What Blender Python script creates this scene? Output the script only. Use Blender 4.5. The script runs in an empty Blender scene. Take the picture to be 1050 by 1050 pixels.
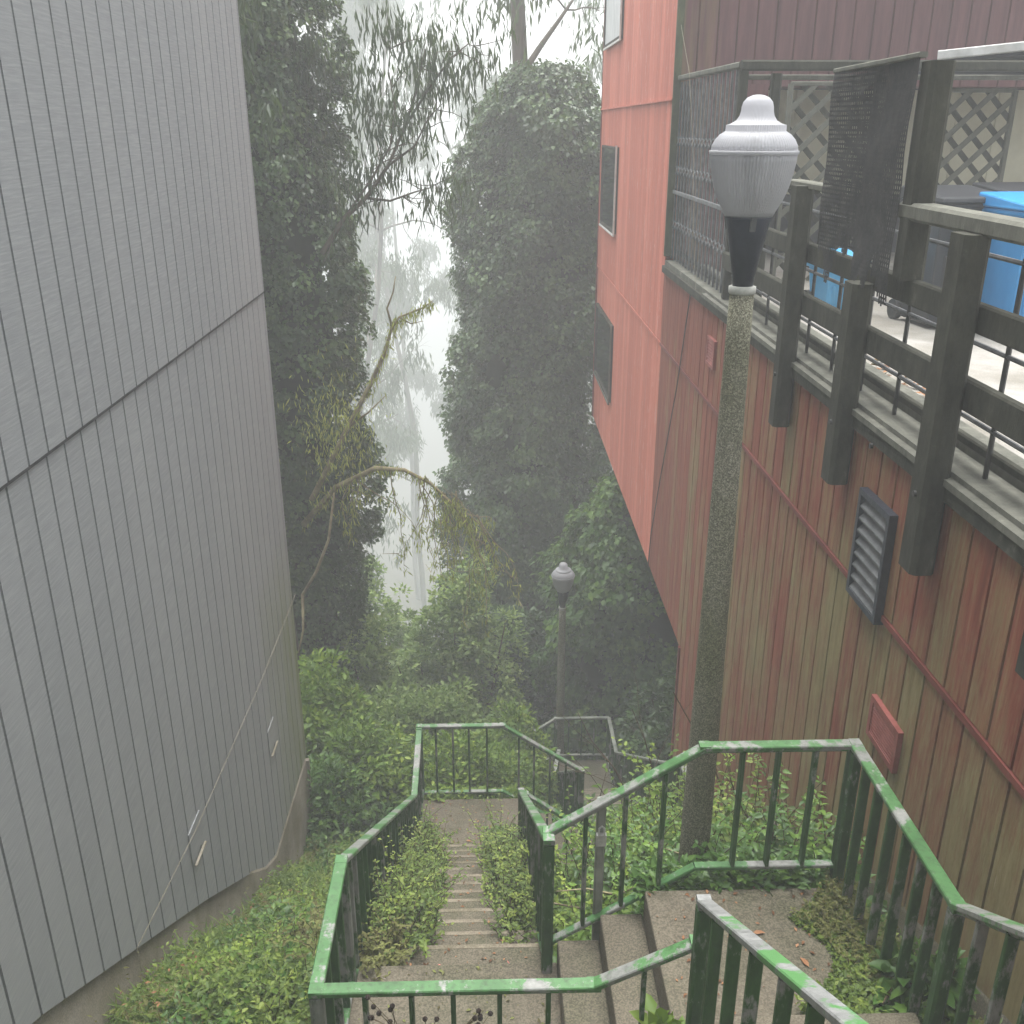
import bpy, math, random
import numpy as np
R = math.radians
# ------------------------------------------------------------------ camera, world, sun, exposure
S = bpy.context.scene
C = S.collection
cd = bpy.data.cameras.new("camera"); cam = bpy.data.objects.new("camera", cd); C.objects.link(cam)
TH = math.atan(0.395)
cd.sensor_width = 36; cd.sensor_height = 36; cd.sensor_fit = 'HORIZONTAL'
cd.lens = 36 * 1000 / 1050.
cd.clip_start = .05; cd.clip_end = 1500
cam.location = (0, 0, 0)
cam.rotation_euler = (math.pi / 2 - TH, 0, -math.atan(.028 * math.cos(TH)))
S.camera = cam
w = bpy.data.worlds.new("World"); S.world = w; w.use_nodes = True
nt = w.node_tree; bgn = nt.nodes['Background']
sky = nt.nodes.new('ShaderNodeTexSky'); sky.sky_type = 'NISHITA'; sky.sun_disc = False
SUN_EL, SUN_AZ = R(74), R(0)
sky.sun_elevation = SUN_EL; sky.sun_rotation = SUN_AZ
sky.dust_density = 4; sky.air_density = 1.0
hs = nt.nodes.new('ShaderNodeHueSaturation'); hs.inputs['Saturation'].default_value = .12
nt.links.new(sky.outputs[0], hs.inputs['Color']); nt.links.new(hs.outputs[0], bgn.inputs[0])
bgn.inputs[1].default_value = .125
sd = bpy.data.lights.new("sun", 'SUN'); sd.energy = 2.0; sd.angle = R(60); sd.color = (1, .985, .955)
sun = bpy.data.objects.new("sun", sd); C.objects.link(sun)
sun.rotation_euler = (math.pi / 2 - SUN_EL, 0, math.pi - SUN_AZ)   # comes from ahead, left of the view line
S.view_settings.view_transform = 'Standard'; S.view_settings.look = 'None'
S.view_settings.gamma = 1; S.view_settings.use_curve_mapping = False
S.view_settings.exposure = 1.78
S.cycles.volume_bounces = 2; S.cycles.max_bounces = 8; S.cycles.diffuse_bounces = 3
S.cycles.transparent_max_bounces = 12
S.cycles.use_denoising = True
HAZE = .0088

rng = np.random.default_rng(7); random.seed(7)

# ------------------------------------------------------------------ materials
def mat(name, rough=.8, spec=.3):
    m = bpy.data.materials.new(name); m.use_nodes = True
    b = m.node_tree.nodes['Principled BSDF']
    b.inputs['Roughness'].default_value = rough
    b.inputs['Specular IOR Level'].default_value = spec
    return m, m.node_tree, b

def N(nt, t, **kw):
    n = nt.nodes.new(t)
    for k, v in kw.items():
        if k in n.inputs: n.inputs[k].default_value = v
        else: setattr(n, k, v)
    return n

def noise(nt, scale, stretch=(1, 1, 1), detail=5, rough=.6, coord='Object'):
    tc = N(nt, 'ShaderNodeTexCoord'); mp = N(nt, 'ShaderNodeMapping'); mp.inputs['Scale'].default_value = stretch
    nz = N(nt, 'ShaderNodeTexNoise'); nz.inputs['Scale'].default_value = scale
    nz.inputs['Detail'].default_value = detail; nz.inputs['Roughness'].default_value = rough
    nt.links.new(tc.outputs[coord], mp.inputs[0]); nt.links.new(mp.outputs[0], nz.inputs['Vector'])
    return nz.outputs['Fac']

def ramp(nt, fac, stops):
    r = N(nt, 'ShaderNodeValToRGB'); e = r.color_ramp.elements
    while len(e) < len(stops): e.new(.5)
    for i, (p, c) in enumerate(stops):
        e[i].position = p; e[i].color = (c[0], c[1], c[2], 1) if not isinstance(c, (int, float)) else (c, c, c, 1)
    nt.links.new(fac, r.inputs[0]); return r.outputs[0]

def mix(nt, fac, a, b, mode='MIX'):
    m = N(nt, 'ShaderNodeMix', data_type='RGBA', blend_type=mode)
    for s, v in ((0, fac), (6, a), (7, b)):
        if isinstance(v, (int, float)): m.inputs[s].default_value = v
        elif isinstance(v, tuple): m.inputs[s].default_value = (*v, 1)
        else: nt.links.new(v, m.inputs[s])
    return m.outputs[2]

def math_(nt, op, a, b=0., c=None):
    m = N(nt, 'ShaderNodeMath', operation=op)
    for s, v in ((0, a), (1, b), (2, c)):
        if v is None: continue
        if isinstance(v, (int, float)): m.inputs[s].default_value = v
        else: nt.links.new(v, m.inputs[s])
    return m.outputs[0]

def bump(nt, b, h, strength=.3, dist=.01):
    bp = N(nt, 'ShaderNodeBump'); bp.inputs['Strength'].default_value = strength; bp.inputs['Distance'].default_value = dist
    nt.links.new(h, bp.inputs['Height']); nt.links.new(bp.outputs[0], b.inputs['Normal'])

def simple(name, c1, c2, scale=6, rough=.8, stretch=(1, 1, 1), bs=.3, bd=.01, spec=.3, lo=.35, hi=.65):
    m, nt, b = mat(name, rough, spec)
    f = noise(nt, scale, stretch)
    nt.links.new(ramp(nt, f, [(lo, c1), (hi, c2)]), b.inputs['Base Color'])
    if bs: bump(nt, b, noise(nt, scale * 6, stretch), bs, bd)
    return m

def leafmat(name, dark, mid, light, trans=.25, rough=.45, spec=.35):
    m, nt, b = mat(name, rough, spec)
    at = N(nt, 'ShaderNodeAttribute'); at.attribute_name = 'tone'
    col = ramp(nt, at.outputs['Fac'], [(0, dark), (.55, mid), (1, light)])
    nt.links.new(col, b.inputs['Base Color'])
    tr = N(nt, 'ShaderNodeBsdfTranslucent'); nt.links.new(mix(nt, .5, col, (.25, .4, .06)), tr.inputs[0])
    ms = N(nt, 'ShaderNodeMixShader'); ms.inputs[0].default_value = trans
    out = nt.nodes['Material Output']
    nt.links.new(b.outputs[0], ms.inputs[1]); nt.links.new(tr.outputs[0], ms.inputs[2]); nt.links.new(ms.outputs[0], out.inputs[0])
    return m

M = {}
M['ivy'] = leafmat('ivy_leaf', (.012, .03, .011), (.042, .09, .024), (.13, .21, .07), .15, .36, .4)
M['ivy_light'] = leafmat('ivy_light_leaf', (.02, .05, .013), (.065, .14, .03), (.18, .29, .06), .3, .4)
M['gum'] = leafmat('eucalyptus_leaf', (.025, .04, .028), (.05, .075, .045), (.09, .12, .06), .2, .5)
M['bush'] = leafmat('bush_leaf', (.03, .075, .01), (.125, .215, .025), (.33, .42, .065), .35, .5)
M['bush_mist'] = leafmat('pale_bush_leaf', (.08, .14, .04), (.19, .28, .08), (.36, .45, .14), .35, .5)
M['weed'] = leafmat('weed_leaf', (.03, .06, .012), (.115, .18, .03), (.3, .37, .07), .35, .5)
M['weed_dry'] = leafmat('dry_weed_leaf', (.07, .05, .02), (.13, .13, .04), (.2, .22, .06), .25, .7)
M['fern'] = leafmat('bramble_leaf', (.022, .06, .014), (.07, .155, .03), (.18, .3, .05), .3, .4)
M['moss'] = leafmat('hanging_moss', (.2, .22, .04), (.36, .4, .08), (.5, .54, .14), .2, .9)
M['deadleaf'] = leafmat('dead_leaf', (.09, .04, .02), (.2, .09, .04), (.4, .2, .1), .1, .8)
M['bark'] = simple('bark', (.05, .045, .035), (.14, .12, .09), 3, .95, (1, 1, .2), .6, .03)
M['twig'] = simple('twig', (.16, .13, .08), (.34, .3, .17), 5, .9)
M['twig_dark'] = simple('twig_dark', (.05, .035, .02), (.12, .09, .05), 5, .9)
M['soil'] = simple('soil', (.028, .024, .014), (.07, .06, .03), 3, 1, (1, 1, 1), .8, .05)
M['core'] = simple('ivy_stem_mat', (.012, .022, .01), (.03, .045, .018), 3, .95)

def concrete(name, c1, c2, stain, sc=2.):
    m, nt, b = mat(name, .9, .25)
    base = ramp(nt, noise(nt, sc, detail=8, rough=.7), [(.3, c1), (.7, c2)])
    base = mix(nt, ramp(nt, noise(nt, sc * .7 + .3, detail=4), [(.42, 0.), (.62, .85)]), base, stain)
    base = mix(nt, ramp(nt, noise(nt, 1.1, detail=7, rough=.75), [(.45, 0.), (.7, .6)]), base, tuple(v * .45 for v in c1))
    agg = noise(nt, 90, detail=2)
    base = mix(nt, .3, base, ramp(nt, agg, [(.4, (.05, .042, .03)), (.62, (.3, .26, .19))]), 'MIX')
    nt.links.new(base, b.inputs['Base Color']); bump(nt, b, noise(nt, 60, detail=6, rough=.8), .5, .008)
    return m
M['concrete'] = concrete('stair_concrete', (.098, .086, .062), (.165, .146, .108), (.052, .06, .028))
M['nosing_highlight'] = concrete('step_edge_highlight', (.2, .17, .125), (.33, .29, .22), (.12, .11, .06), 5)  # lighter concrete colour for the highlight painted on the step edges
M['foundation'] = concrete('foundation_concrete', (.26, .235, .19), (.4, .37, .31), (.16, .15, .09), 1.3)
M['deckfloor'] = concrete('deck_concrete', (.33, .32, .3), (.45, .44, .42), (.22, .21, .18), 1.2)
M['aggregate'] = None
def aggr():
    m, nt, b = mat('pebble_concrete', .9, .3)
    v = N(nt, 'ShaderNodeTexVoronoi'); v.inputs['Scale'].default_value = 150
    tc = N(nt, 'ShaderNodeTexCoord'); nt.links.new(tc.outputs['Object'], v.inputs['Vector'])
    r0 = ramp(nt, v.outputs['Color'], [(.2, (.12, .115, .09)), (.55, (.225, .215, .165)), (.9, (.42, .4, .33))])
    big = ramp(nt, noise(nt, 2.5, (1, 1, .3)), [(.35, (.62, .66, .5)), (.65, (1, 1, 1))])
    nt.links.new(mix(nt, 1., r0, big, 'MULTIPLY'), b.inputs['Base Color']); bump(nt, b, v.outputs['Distance'], .6, .006)
    return m
M['aggregate'] = aggr()

def paint():          # green paint worn through to grey primer
    m, nt, b = mat('worn_green_paint', .5, .4)
    f = noise(nt, 2.3, detail=6, rough=.7); f2 = noise(nt, 13, detail=7, rough=.75)
    g = ramp(nt, noise(nt, 2.3, detail=4), [(.3, (.04, .12, .035)), (.7, (.1, .25, .085))])
    g = mix(nt, ramp(nt, noise(nt, 30, detail=5), [(.46, 0.), (.72, .7)]), g, (.03, .05, .02))
    gr = ramp(nt, f2, [(.25, (.07, .075, .065)), (.5, (.2, .205, .19)), (.8, (.33, .335, .31))])
    msk = math_(nt, 'ADD', math_(nt, 'MULTIPLY', f, .72), math_(nt, 'MULTIPLY', f2, .28))
    mk = ramp(nt, msk, [(.502, 0.), (.53, 1.)])
    nt.links.new(mix(nt, mk, g, gr), b.inputs['Base Color']); bump(nt, b, msk, .35, .01)
    return m
M['paint'] = paint()
def paintdk():
    m, nt, b = mat('weathered_green_bar_paint', .6, .3)
    f = noise(nt, 1.4, detail=5, rough=.6); f2 = noise(nt, 12, (1, 1, .35), detail=7, rough=.75)
    g = ramp(nt, f2, [(.3, (.018, .05, .015)), (.7, (.045, .125, .03))])
    gr = ramp(nt, f2, [(.3, (.10, .105, .095)), (.7, (.27, .275, .255))])
    msk = math_(nt, 'ADD', math_(nt, 'MULTIPLY', f, .6), math_(nt, 'MULTIPLY', f2, .4))
    nt.links.new(mix(nt, ramp(nt, msk, [(.52, 0.), (.56, 1.)]), g, gr), b.inputs['Base Color']); bump(nt, b, f2, .3, .01)
    return m
M['paintdk'] = paintdk()
def wornsteel():
    m, nt, b = mat('bare_worn_rail_metal', .5, .4)
    f2 = noise(nt, 11, detail=8, rough=.8); f = noise(nt, 2.6, detail=6, rough=.7)
    gr = ramp(nt, f2, [(.25, (.07, .075, .07)), (.5, (.2, .205, .2)), (.8, (.36, .365, .35))])
    nt.links.new(mix(nt, ramp(nt, f, [(.54, 0.), (.58, .95)]), gr, (.07, .2, .06)), b.inputs['Base Color']); bump(nt, b, f2, .35, .01)
    return m
M['wornsteel'] = wornsteel()
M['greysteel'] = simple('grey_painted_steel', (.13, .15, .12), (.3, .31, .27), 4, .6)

def graysiding():
    m, nt, b = mat('grey_siding_paint', .7, .3)
    at = N(nt, 'ShaderNodeAttribute'); at.attribute_name = 'tone'
    c = ramp(nt, at.outputs['Fac'], [(0, (.218, .238, .252)), (1, (.258, .278, .29))])
    st = noise(nt, 3.2, (1, 1.2, 26), 6, .65)            # faint sawn streaks across the boards
    c = mix(nt, .5, c, ramp(nt, st, [(.36, (.21, .215, .22)), (.5, (.26, .265, .265)), (.66, (.34, .345, .34))]))
    c = mix(nt, ramp(nt, noise(nt, .5, (1, 1.4, .5)), [(.4, 0.), (.75, .35)]), c, (.34, .345, .34))
    # algae stain low down by the far corner
    tc = N(nt, 'ShaderNodeNewGeometry'); sp = N(nt, 'ShaderNodeSeparateXYZ'); nt.links.new(tc.outputs['Position'], sp.inputs[0])
    a = math_(nt, 'SUBTRACT', sp.outputs[1], 8.9); a = math_(nt, 'MULTIPLY', a, .42)
    h = math_(nt, 'MULTIPLY', math_(nt, 'SUBTRACT', -4.2, sp.outputs[2]), .5)
    a = math_(nt, 'MINIMUM', a, h)
    a = math_(nt, 'MULTIPLY', a, noise(nt, 1.6, (1, 3, .5)))
    c = mix(nt, ramp(nt, a, [(.08, 0.), (.55, .8)]), c, (.17, .2, .07))
    nt.links.new(c, b.inputs['Base Color']); bump(nt, b, st, .2, .006)
    return m
M['gray'] = graysiding()
M['groove'] = simple('groove_shadow_paint', (.05, .052, .055), (.08, .08, .085), 5)
M['redgroove'] = simple('red_groove_paint', (.05, .018, .014), (.1, .03, .022), 5)

def redsiding(name, salmon):
    m, nt, b = mat(name, .75, .25)
    at = N(nt, 'ShaderNodeAttribute'); at.attribute_name = 'tone'
    st = noise(nt, 2.2, (1, 5, .35), 8, .72)
    if salmon:
        c = ramp(nt, at.outputs['Fac'], [(0, (.5, .145, .1)), (1, (.62, .2, .14))])
        c = mix(nt, ramp(nt, st, [(.5, 0.), (.75, .6)]), c, (.26, .11, .095))
        fl = noise(nt, 3.5, (1, 6, .5), 6, .8)
        c = mix(nt, ramp(nt, fl, [(.6, 0.), (.635, .75)]), c, (.75, .58, .5))
    else:
        c = ramp(nt, st, [(.25, (.14, .03, .018)), (.6, (.27, .08, .048)), (.85, (.38, .17, .11))])
        big = noise(nt, 1.3, (1, 1.2, .5), 7, .7)
        tan = math_(nt, 'ADD', math_(nt, 'MULTIPLY', at.outputs['Fac'], .17), math_(nt, 'MULTIPLY', big, .8))
        tan = math_(nt, 'ADD', tan, math_(nt, 'MULTIPLY', st, .22))
        tc = N(nt, 'ShaderNodeNewGeometry'); sp = N(nt, 'ShaderNodeSeparateXYZ'); nt.links.new(tc.outputs['Position'], sp.inputs[0])
        near = math_(nt, 'MULTIPLY', math_(nt, 'SUBTRACT', 7.6, sp.outputs[1]), .028)   # weathering is heaviest on the boards by the landing
        near = math_(nt, 'MAXIMUM', math_(nt, 'MINIMUM', near, .05), -.15)
        low = math_(nt, 'MULTIPLY', math_(nt, 'SUBTRACT', -2.95, sp.outputs[2]), .05)
        near = math_(nt, 'ADD', near, math_(nt, 'MAXIMUM', math_(nt, 'MINIMUM', low, .05), -.07))
        tan = math_(nt, 'ADD', tan, near)
        olive = ramp(nt, noise(nt, 7, (1, 2, .4), 9, .8), [(.3, (.15, .13, .05)), (.7, (.32, .28, .14))])
        mt2 = noise(nt, 9, (1, 2.2, .22), 8, .8)
        tan = math_(nt, 'ADD', tan, math_(nt, 'MULTIPLY', math_(nt, 'SUBTRACT', mt2, .5), .55))
        c = mix(nt, ramp(nt, mt2, [(.3, .55), (.5, 0.)]), c, (.07, .03, .022))
        c = mix(nt, ramp(nt, tan, [(.52, 0.), (.78, .9)]), c, olive)
        fl = noise(nt, 3., (1, 5, .35), 7, .75)
        c = mix(nt, ramp(nt, fl, [(.67, 0.), (.72, .55)]), c, (.5, .4, .3))
    nt.links.new(c, b.inputs['Base Color']); bump(nt, b, st, .35, .008)
    return m
M['red'] = redsiding('weathered_red_siding', False)
M['salmon'] = redsiding('salmon_siding', True)
def brownside():
    m, nt, b = mat('brown_red_siding', .75, .25)
    st = noise(nt, 2.2, (5, 1, .4), 8, .72)
    c = ramp(nt, st, [(.3, (.1, .045, .048)), (.6, (.16, .072, .075)), (.85, (.23, .12, .12))])
    tc = N(nt, 'ShaderNodeNewGeometry'); sp = N(nt, 'ShaderNodeSeparateXYZ'); nt.links.new(tc.outputs['Position'], sp.inputs[0])
    a = math_(nt, 'MULTIPLY', math_(nt, 'SUBTRACT', 4.3, sp.outputs[0]), .5)
    a = math_(nt, 'MULTIPLY', a, noise(nt, 2.5, (4, 1, .25), 5))
    c = mix(nt, ramp(nt, a, [(.3, 0.), (.62, .8)]), c, (.2, .17, .06))
    nt.links.new(c, b.inputs['Base Color']); bump(nt, b, st, .35, .008)
    return m
M['brownred'] = brownside()
M['trimred'] = simple('red_trim_paint', (.13, .03, .024), (.22, .06, .045), 4, .6, (1, .5, 1))
M['pinkvent'] = simple('pink_vent_paint', (.2, .055, .045), (.32, .1, .085), 6, .6)
M['cream'] = simple('cream_siding_paint', (.5, .48, .36), (.62, .6, .46), 2, .8)
M['darkside'] = simple('dark_lower_siding', (.03, .032, .04), (.06, .06, .07), 2, .8)
M['whitetrim'] = simple('white_trim_paint', (.5, .5, .48), (.72, .72, .7), 6, .6)
def oldwood(name, c1, c2, c3):
    m, nt, b = mat(name, .9, .2)
    c = ramp(nt, noise(nt, 5, (1, 1, .5), 8, .75), [(.3, c1), (.6, c2), (.8, c3)])
    c = mix(nt, ramp(nt, noise(nt, 9, detail=9, rough=.8), [(.6, 0.), (.8, .3)]), c, (.2, .22, .16))
    nt.links.new(c, b.inputs['Base Color']); bump(nt, b, noise(nt, 14, (1, 1, .15), 6, .8), .6, .01)
    return m
M['wood'] = oldwood('weathered_dark_timber', (.02, .02, .016), (.056, .056, .043), (.16, .16, .125))
M['woodlt'] = oldwood('lichen_grey_timber', (.07, .072, .06), (.15, .15, .125), (.3, .3, .25))
M['lattice'] = oldwood('lattice_timber', (.09, .092, .075), (.17, .17, .14), (.26, .26, .21))
M['iron'] = simple('black_iron', (.016, .017, .018), (.045, .043, .04), 10, .55, spec=.5)
M['gate'] = simple('gate_iron', (.05, .055, .06), (.13, .135, .14), 10, .5, spec=.5)
def plas(name, c1, c2, r=.4):
    m, nt, b = mat(name, r, .45)
    nt.links.new(ramp(nt, noise(nt, 2.5, (1, 1, .4), 6), [(.35, c1), (.7, c2)]), b.inputs['Base Color'])
    bump(nt, b, noise(nt, 120, detail=2), .15, .003); return m
M['binblack'] = plas('black_bin_plastic', (.018, .02, .024), (.035, .037, .043))
M['binblue'] = plas('blue_bin_plastic', (.01, .2, .5), (.03, .27, .6))
M['bluebox'] = plas('pale_blue_plastic', (.06, .33, .62), (.12, .42, .7))
M['white'] = plas('white_print', (.6, .6, .6), (.75, .75, .75))
M['lampmetal'] = simple('dark_blue_lamp_metal', (.015, .02, .032), (.03, .037, .055), 8, .45, spec=.5)
M['louvre'] = simple('grey_louvre_metal', (.06, .065, .07), (.12, .125, .13), 8, .5, spec=.5)
M['ringstone'] = simple('pale_ring', (.3, .31, .28), (.48, .48, .44), 12, .8)
M['rubber'] = simple('black_screen_plastic', (.02, .02, .022), (.05, .048, .048), 8, .8)
M['pink'] = simple('faded_pink_tape', (.6, .16, .13), (.7, .25, .2), 8, .7, bs=0)
M['black'] = simple('seed_head', (.012, .009, .007), (.03, .02, .015), 20, 1, bs=0)
M['padlock'] = simple('padlock_metal', (.3, .3, .28), (.5, .5, .47), 20, .35, spec=.6)
def glassmat():
    m, nt, b = mat('window_glass', .08, .6)
    b.inputs['Base Color'].default_value = (.02, .028, .03, 1); return m
M['glass'] = glassmat()
M['curtain'] = simple('pale_curtain', (.5, .52, .52), (.68, .7, .7), 3, .5, (1, 5, 1))
def globemat():
    m, nt, b = mat('ribbed_lamp_plastic', .28, .5)
    nt.links.new(ramp(nt, noise(nt, 6, (1, 1, .6), 5), [(.3, (.58, .59, .61)), (.7, (.7, .71, .74))]), b.inputs['Base Color'])
    tr = N(nt, 'ShaderNodeBsdfTranslucent'); tr.inputs[0].default_value = (.6, .6, .63, 1)
    tp = N(nt, 'ShaderNodeBsdfTransparent'); tp.inputs[0].default_value = (.9, .9, .92, 1)
    m1 = N(nt, 'ShaderNodeMixShader'); m1.inputs[0].default_value = .55
    m2 = N(nt, 'ShaderNodeMixShader'); m2.inputs[0].default_value = .12
    nt.links.new(b.outputs[0], m1.inputs[1]); nt.links.new(tr.outputs[0], m1.inputs[2])
    nt.links.new(m1.outputs[0], m2.inputs[1]); nt.links.new(tp.outputs[0], m2.inputs[2])
    nt.links.new(m2.outputs[0], nt.nodes['Material Output'].inputs[0]); return m
M['globe'] = globemat()
def screenmat():
    m, nt, b = mat('window_screen', .9, .1)
    b.inputs['Base Color'].default_value = (.03, .03, .032, 1); return m

# ------------------------------------------------------------------ object helpers
def tag(o, label=None, cat=None, group=None, kind=None):
    if label: o['label'] = label
    if cat: o['category'] = cat
    if group: o['group'] = group
    if kind: o['kind'] = kind
    return o
def thing(name, label, cat, loc, group=None):
    o = bpy.data.objects.new(name, None); C.objects.link(o); o.location = loc
    o.empty_display_size = .2
    return tag(o, label, cat, group)
def wloc(p):
    v = np.zeros(3)
    while p is not None: v += np.array(p.location); p = p.parent
    return v
def link(name, me, m, parent, origin=None):
    """mesh is in world coordinates; origin = where the object sits"""
    off = wloc(parent) if parent is not None else np.array(origin if origin is not None else (0, 0, 0), float)
    n = len(me.vertices); co = np.empty(n * 3); me.vertices.foreach_get('co', co)
    co = co.reshape(-1, 3) - off; me.vertices.foreach_set('co', co.ravel())
    if m is not None and not me.materials:
        me.materials.append(m)
    o = bpy.data.objects.new(name, me); C.objects.link(o)
    if parent is not None: o.parent = parent
    else: o.location = off
    me.update(); return o

class MB:
    def __init__(s): s.v = []; s.f = []; s.t = []
    def add(s, vs, fs, tone=.5):
        o = len(s.v); s.v += [tuple(map(float, p)) for p in vs]; s.f += [tuple(i + o for i in f) for f in fs]; s.t += [tone] * len(vs); return s
    def box(s, x0, x1, y0, y1, z0, z1, tone=.5, taper=None):
        vs = [(x, y, z) for z in (z0, z1) for y in (y0, y1) for x in (x0, x1)]
        return s.add(vs, [(0, 2, 3, 1), (4, 5, 7, 6), (0, 1, 5, 4), (2, 6, 7, 3), (0, 4, 6, 2), (1, 3, 7, 5)], tone)
    def bar(s, p, q, w_, h_, up=(0, 0, 1), bev=0):
        p = np.array(p, float); q = np.array(q, float); d = q - p; L = np.linalg.norm(d); d /= L
        u = np.array(up, float); r = np.cross(d, u)
        if np.linalg.norm(r) < 1e-4: r = np.cross(d, (1, 0, 0))
        r /= np.linalg.norm(r); u = np.cross(r, d)
        W, H = w_ / 2, h_ / 2; b_ = min(w_, h_) * .18 if bev == 0 else bev
        ring = [(-W + b_, -H), (W - b_, -H), (W, -H + b_), (W, H - b_), (W - b_, H), (-W + b_, H), (-W, H - b_), (-W, -H + b_)]
        vs = [p + r * a + u * b for a, b in ring] + [q + r * a + u * b for a, b in ring]
        fs = [(i, (i + 1) % 8, 8 + (i + 1) % 8, 8 + i) for i in range(8)] + [tuple(range(7, -1, -1)), tuple(range(8, 16))]
        return s.add(vs, fs)
    def tube(s, pts, rad, seg=8, caps=True):
        pts = [np.array(p, float) for p in pts]
        if isinstance(rad, (int, float)): rad = [rad] * len(pts)
        vs = []; prev = None
        for i, p in enumerate(pts):
            d = pts[min(i + 1, len(pts) - 1)] - pts[max(i - 1, 0)]; d /= (np.linalg.norm(d) + 1e-9)
            if prev is None:
                a = np.cross(d, (0, 0, 1)); 
                if np.linalg.norm(a) < 1e-2: a = np.cross(d, (1, 0, 0))
            else: a = prev - d * np.dot(prev, d)
            a /= (np.linalg.norm(a) + 1e-9); prev = a; b = np.cross(d, a)
            for k in range(seg):
                t = 2 * math.pi * k / seg; vs.append(p + (a * math.cos(t) + b * math.sin(t)) * rad[i])
        fs = [(i * seg + k, i * seg + (k + 1) % seg, (i + 1) * seg + (k + 1) % seg, (i + 1) * seg + k) for i in range(len(pts) - 1) for k in range(seg)]
        if caps: fs += [tuple(range(seg - 1, -1, -1)), tuple(range((len(pts) - 1) * seg, len(pts) * seg))]
        return s.add(vs, fs)
    def lathe(s, c, prof, seg=48, rib=0, ribn=0):
        vs = []
        for (r, z) in prof:
            for k in range(seg):
                t = 2 * math.pi * k / seg
                rr = r * (1 + (rib * math.cos(ribn * t) if r > .04 else 0))
                vs.append((c[0] + rr * math.cos(t), c[1] + rr * math.sin(t), c[2] + z))
        fs = [(i * seg + k, i * seg + (k + 1) % seg, (i + 1) * seg + (k + 1) % seg, (i + 1) * seg + k) for i in range(len(prof) - 1) for k in range(seg)]
        fs += [tuple(range(seg - 1, -1, -1)), tuple(range((len(prof) - 1) * seg, len(prof) * seg))]
        return s.add(vs, fs)
    def build(s, name, m, parent=None, origin=None, smooth=False, bevel=0):
        me = bpy.data.meshes.new(name); me.from_pydata(s.v, [], s.f)
        a = me.attributes.new('tone', 'FLOAT', 'POINT'); a.data.foreach_set('value', s.t)
        if smooth: me.polygons.foreach_set('use_smooth', [True] * len(me.polygons))
        if origin is None and parent is None:
            v = np.array(s.v); origin = ((v[:, 0].min() + v[:, 0].max()) / 2, (v[:, 1].min() + v[:, 1].max()) / 2, v[:, 2].min())
        o = link(name, me, m, parent, origin)
        if bevel:
            b = o.modifiers.new('edge', 'BEVEL'); b.width = bevel; b.segments = 2; b.limit_method = 'ANGLE'
        return o

def unit(a): return a / (np.linalg.norm(a, axis=-1, keepdims=True) + 1e-9)

def leaves(name, P, D, NR, L, W, m, parent=None, origin=None, tone=None, six=False, fold=.18, rg=rng):
    """P base points, D length direction, NR rough normal; one pointed folded leaf per point"""
    n = len(P); P = np.asarray(P, float); D = unit(np.asarray(D, float)); NR = np.asarray(NR, float)
    S_ = unit(np.cross(D, NR)); U = np.cross(S_, D)
    L = (np.ones(n) * L if np.isscalar(L) else L)[:, None]; W = (np.ones(n) * W if np.isscalar(W) else W)[:, None]
    if six:
        V = np.stack([P, P + D * L * .3 - S_ * W * .5 + U * W * fold, P + D * L * .3 + S_ * W * .5 + U * W * fold,
                      P + D * L * .68 - S_ * W * .36 + U * W * fold * .6, P + D * L * .68 + S_ * W * .36 + U * W * fold * .6,
                      P + D * L - U * L * .12, P + D * L * .5 - U * W * .05], 1)
        tri = np.array([0, 1, 6, 1, 3, 6, 3, 5, 6, 5, 4, 6, 4, 2, 6, 2, 0, 6]); k = 7; nf = 6
    else:
        V = np.stack([P, P + D * L * .45 - S_ * W * .5 + U * W * fold, P + D * L - U * L * .05, P + D * L * .45 + S_ * W * .5 + U * W * fold], 1)
        tri = np.array([0, 1, 2, 0, 2, 3]); k = 4; nf = 2
    V = V.reshape(-1, 3)
    off = wloc(parent) if parent is not None else np.array(origin if origin is not None else P.mean(0), float)
    me = bpy.data.meshes.new(name); me.vertices.add(len(V)); me.vertices.foreach_set('co', (V - off).astype(np.float32).ravel())
    idx = (tri[None, :] + (np.arange(n) * k)[:, None]).astype(np.int32).ravel()
    me.loops.add(len(idx)); me.loops.foreach_set('vertex_index', idx)
    me.polygons.add(n * nf); me.polygons.foreach_set('loop_start', np.arange(0, n * nf * 3, 3, dtype=np.int32))
    if tone is None: tone = rg.random(n)
    a = me.attributes.new('tone', 'FLOAT', 'POINT'); a.data.foreach_set('value', np.repeat(np.clip(tone, 0, 1), k).astype(np.float32))
    me.update(calc_edges=True); me.materials.append(m)
    o = bpy.data.objects.new(name, me); C.objects.link(o)
    if parent is not None: o.parent = parent
    else: o.location = off
    return o

def sph(n, rg=rng): return unit(rg.normal(size=(n, 3)))

def clumps(centers, rad, per, out=None, rg=rng, flat=.8):
    """leaf base points on many little clumps; returns P, outward normal, clump tone"""
    nC = len(centers); rad = np.ones(nC) * rad if np.isscalar(rad) else rad
    d = sph(nC * per, rg)
    if out is not None:
        o = np.repeat(out, per, 0); d = unit(d + o * .75)
    c = np.repeat(centers, per, 0); r = np.repeat(rad, per) * (rg.random(nC * per) ** .45)
    d2 = d * np.array([1, 1, flat])
    P = c + d2 * r[:, None]
    tone = np.repeat(rg.random(nC), per) * .55 + rg.random(nC * per) * .45
    return P, d, tone

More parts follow.
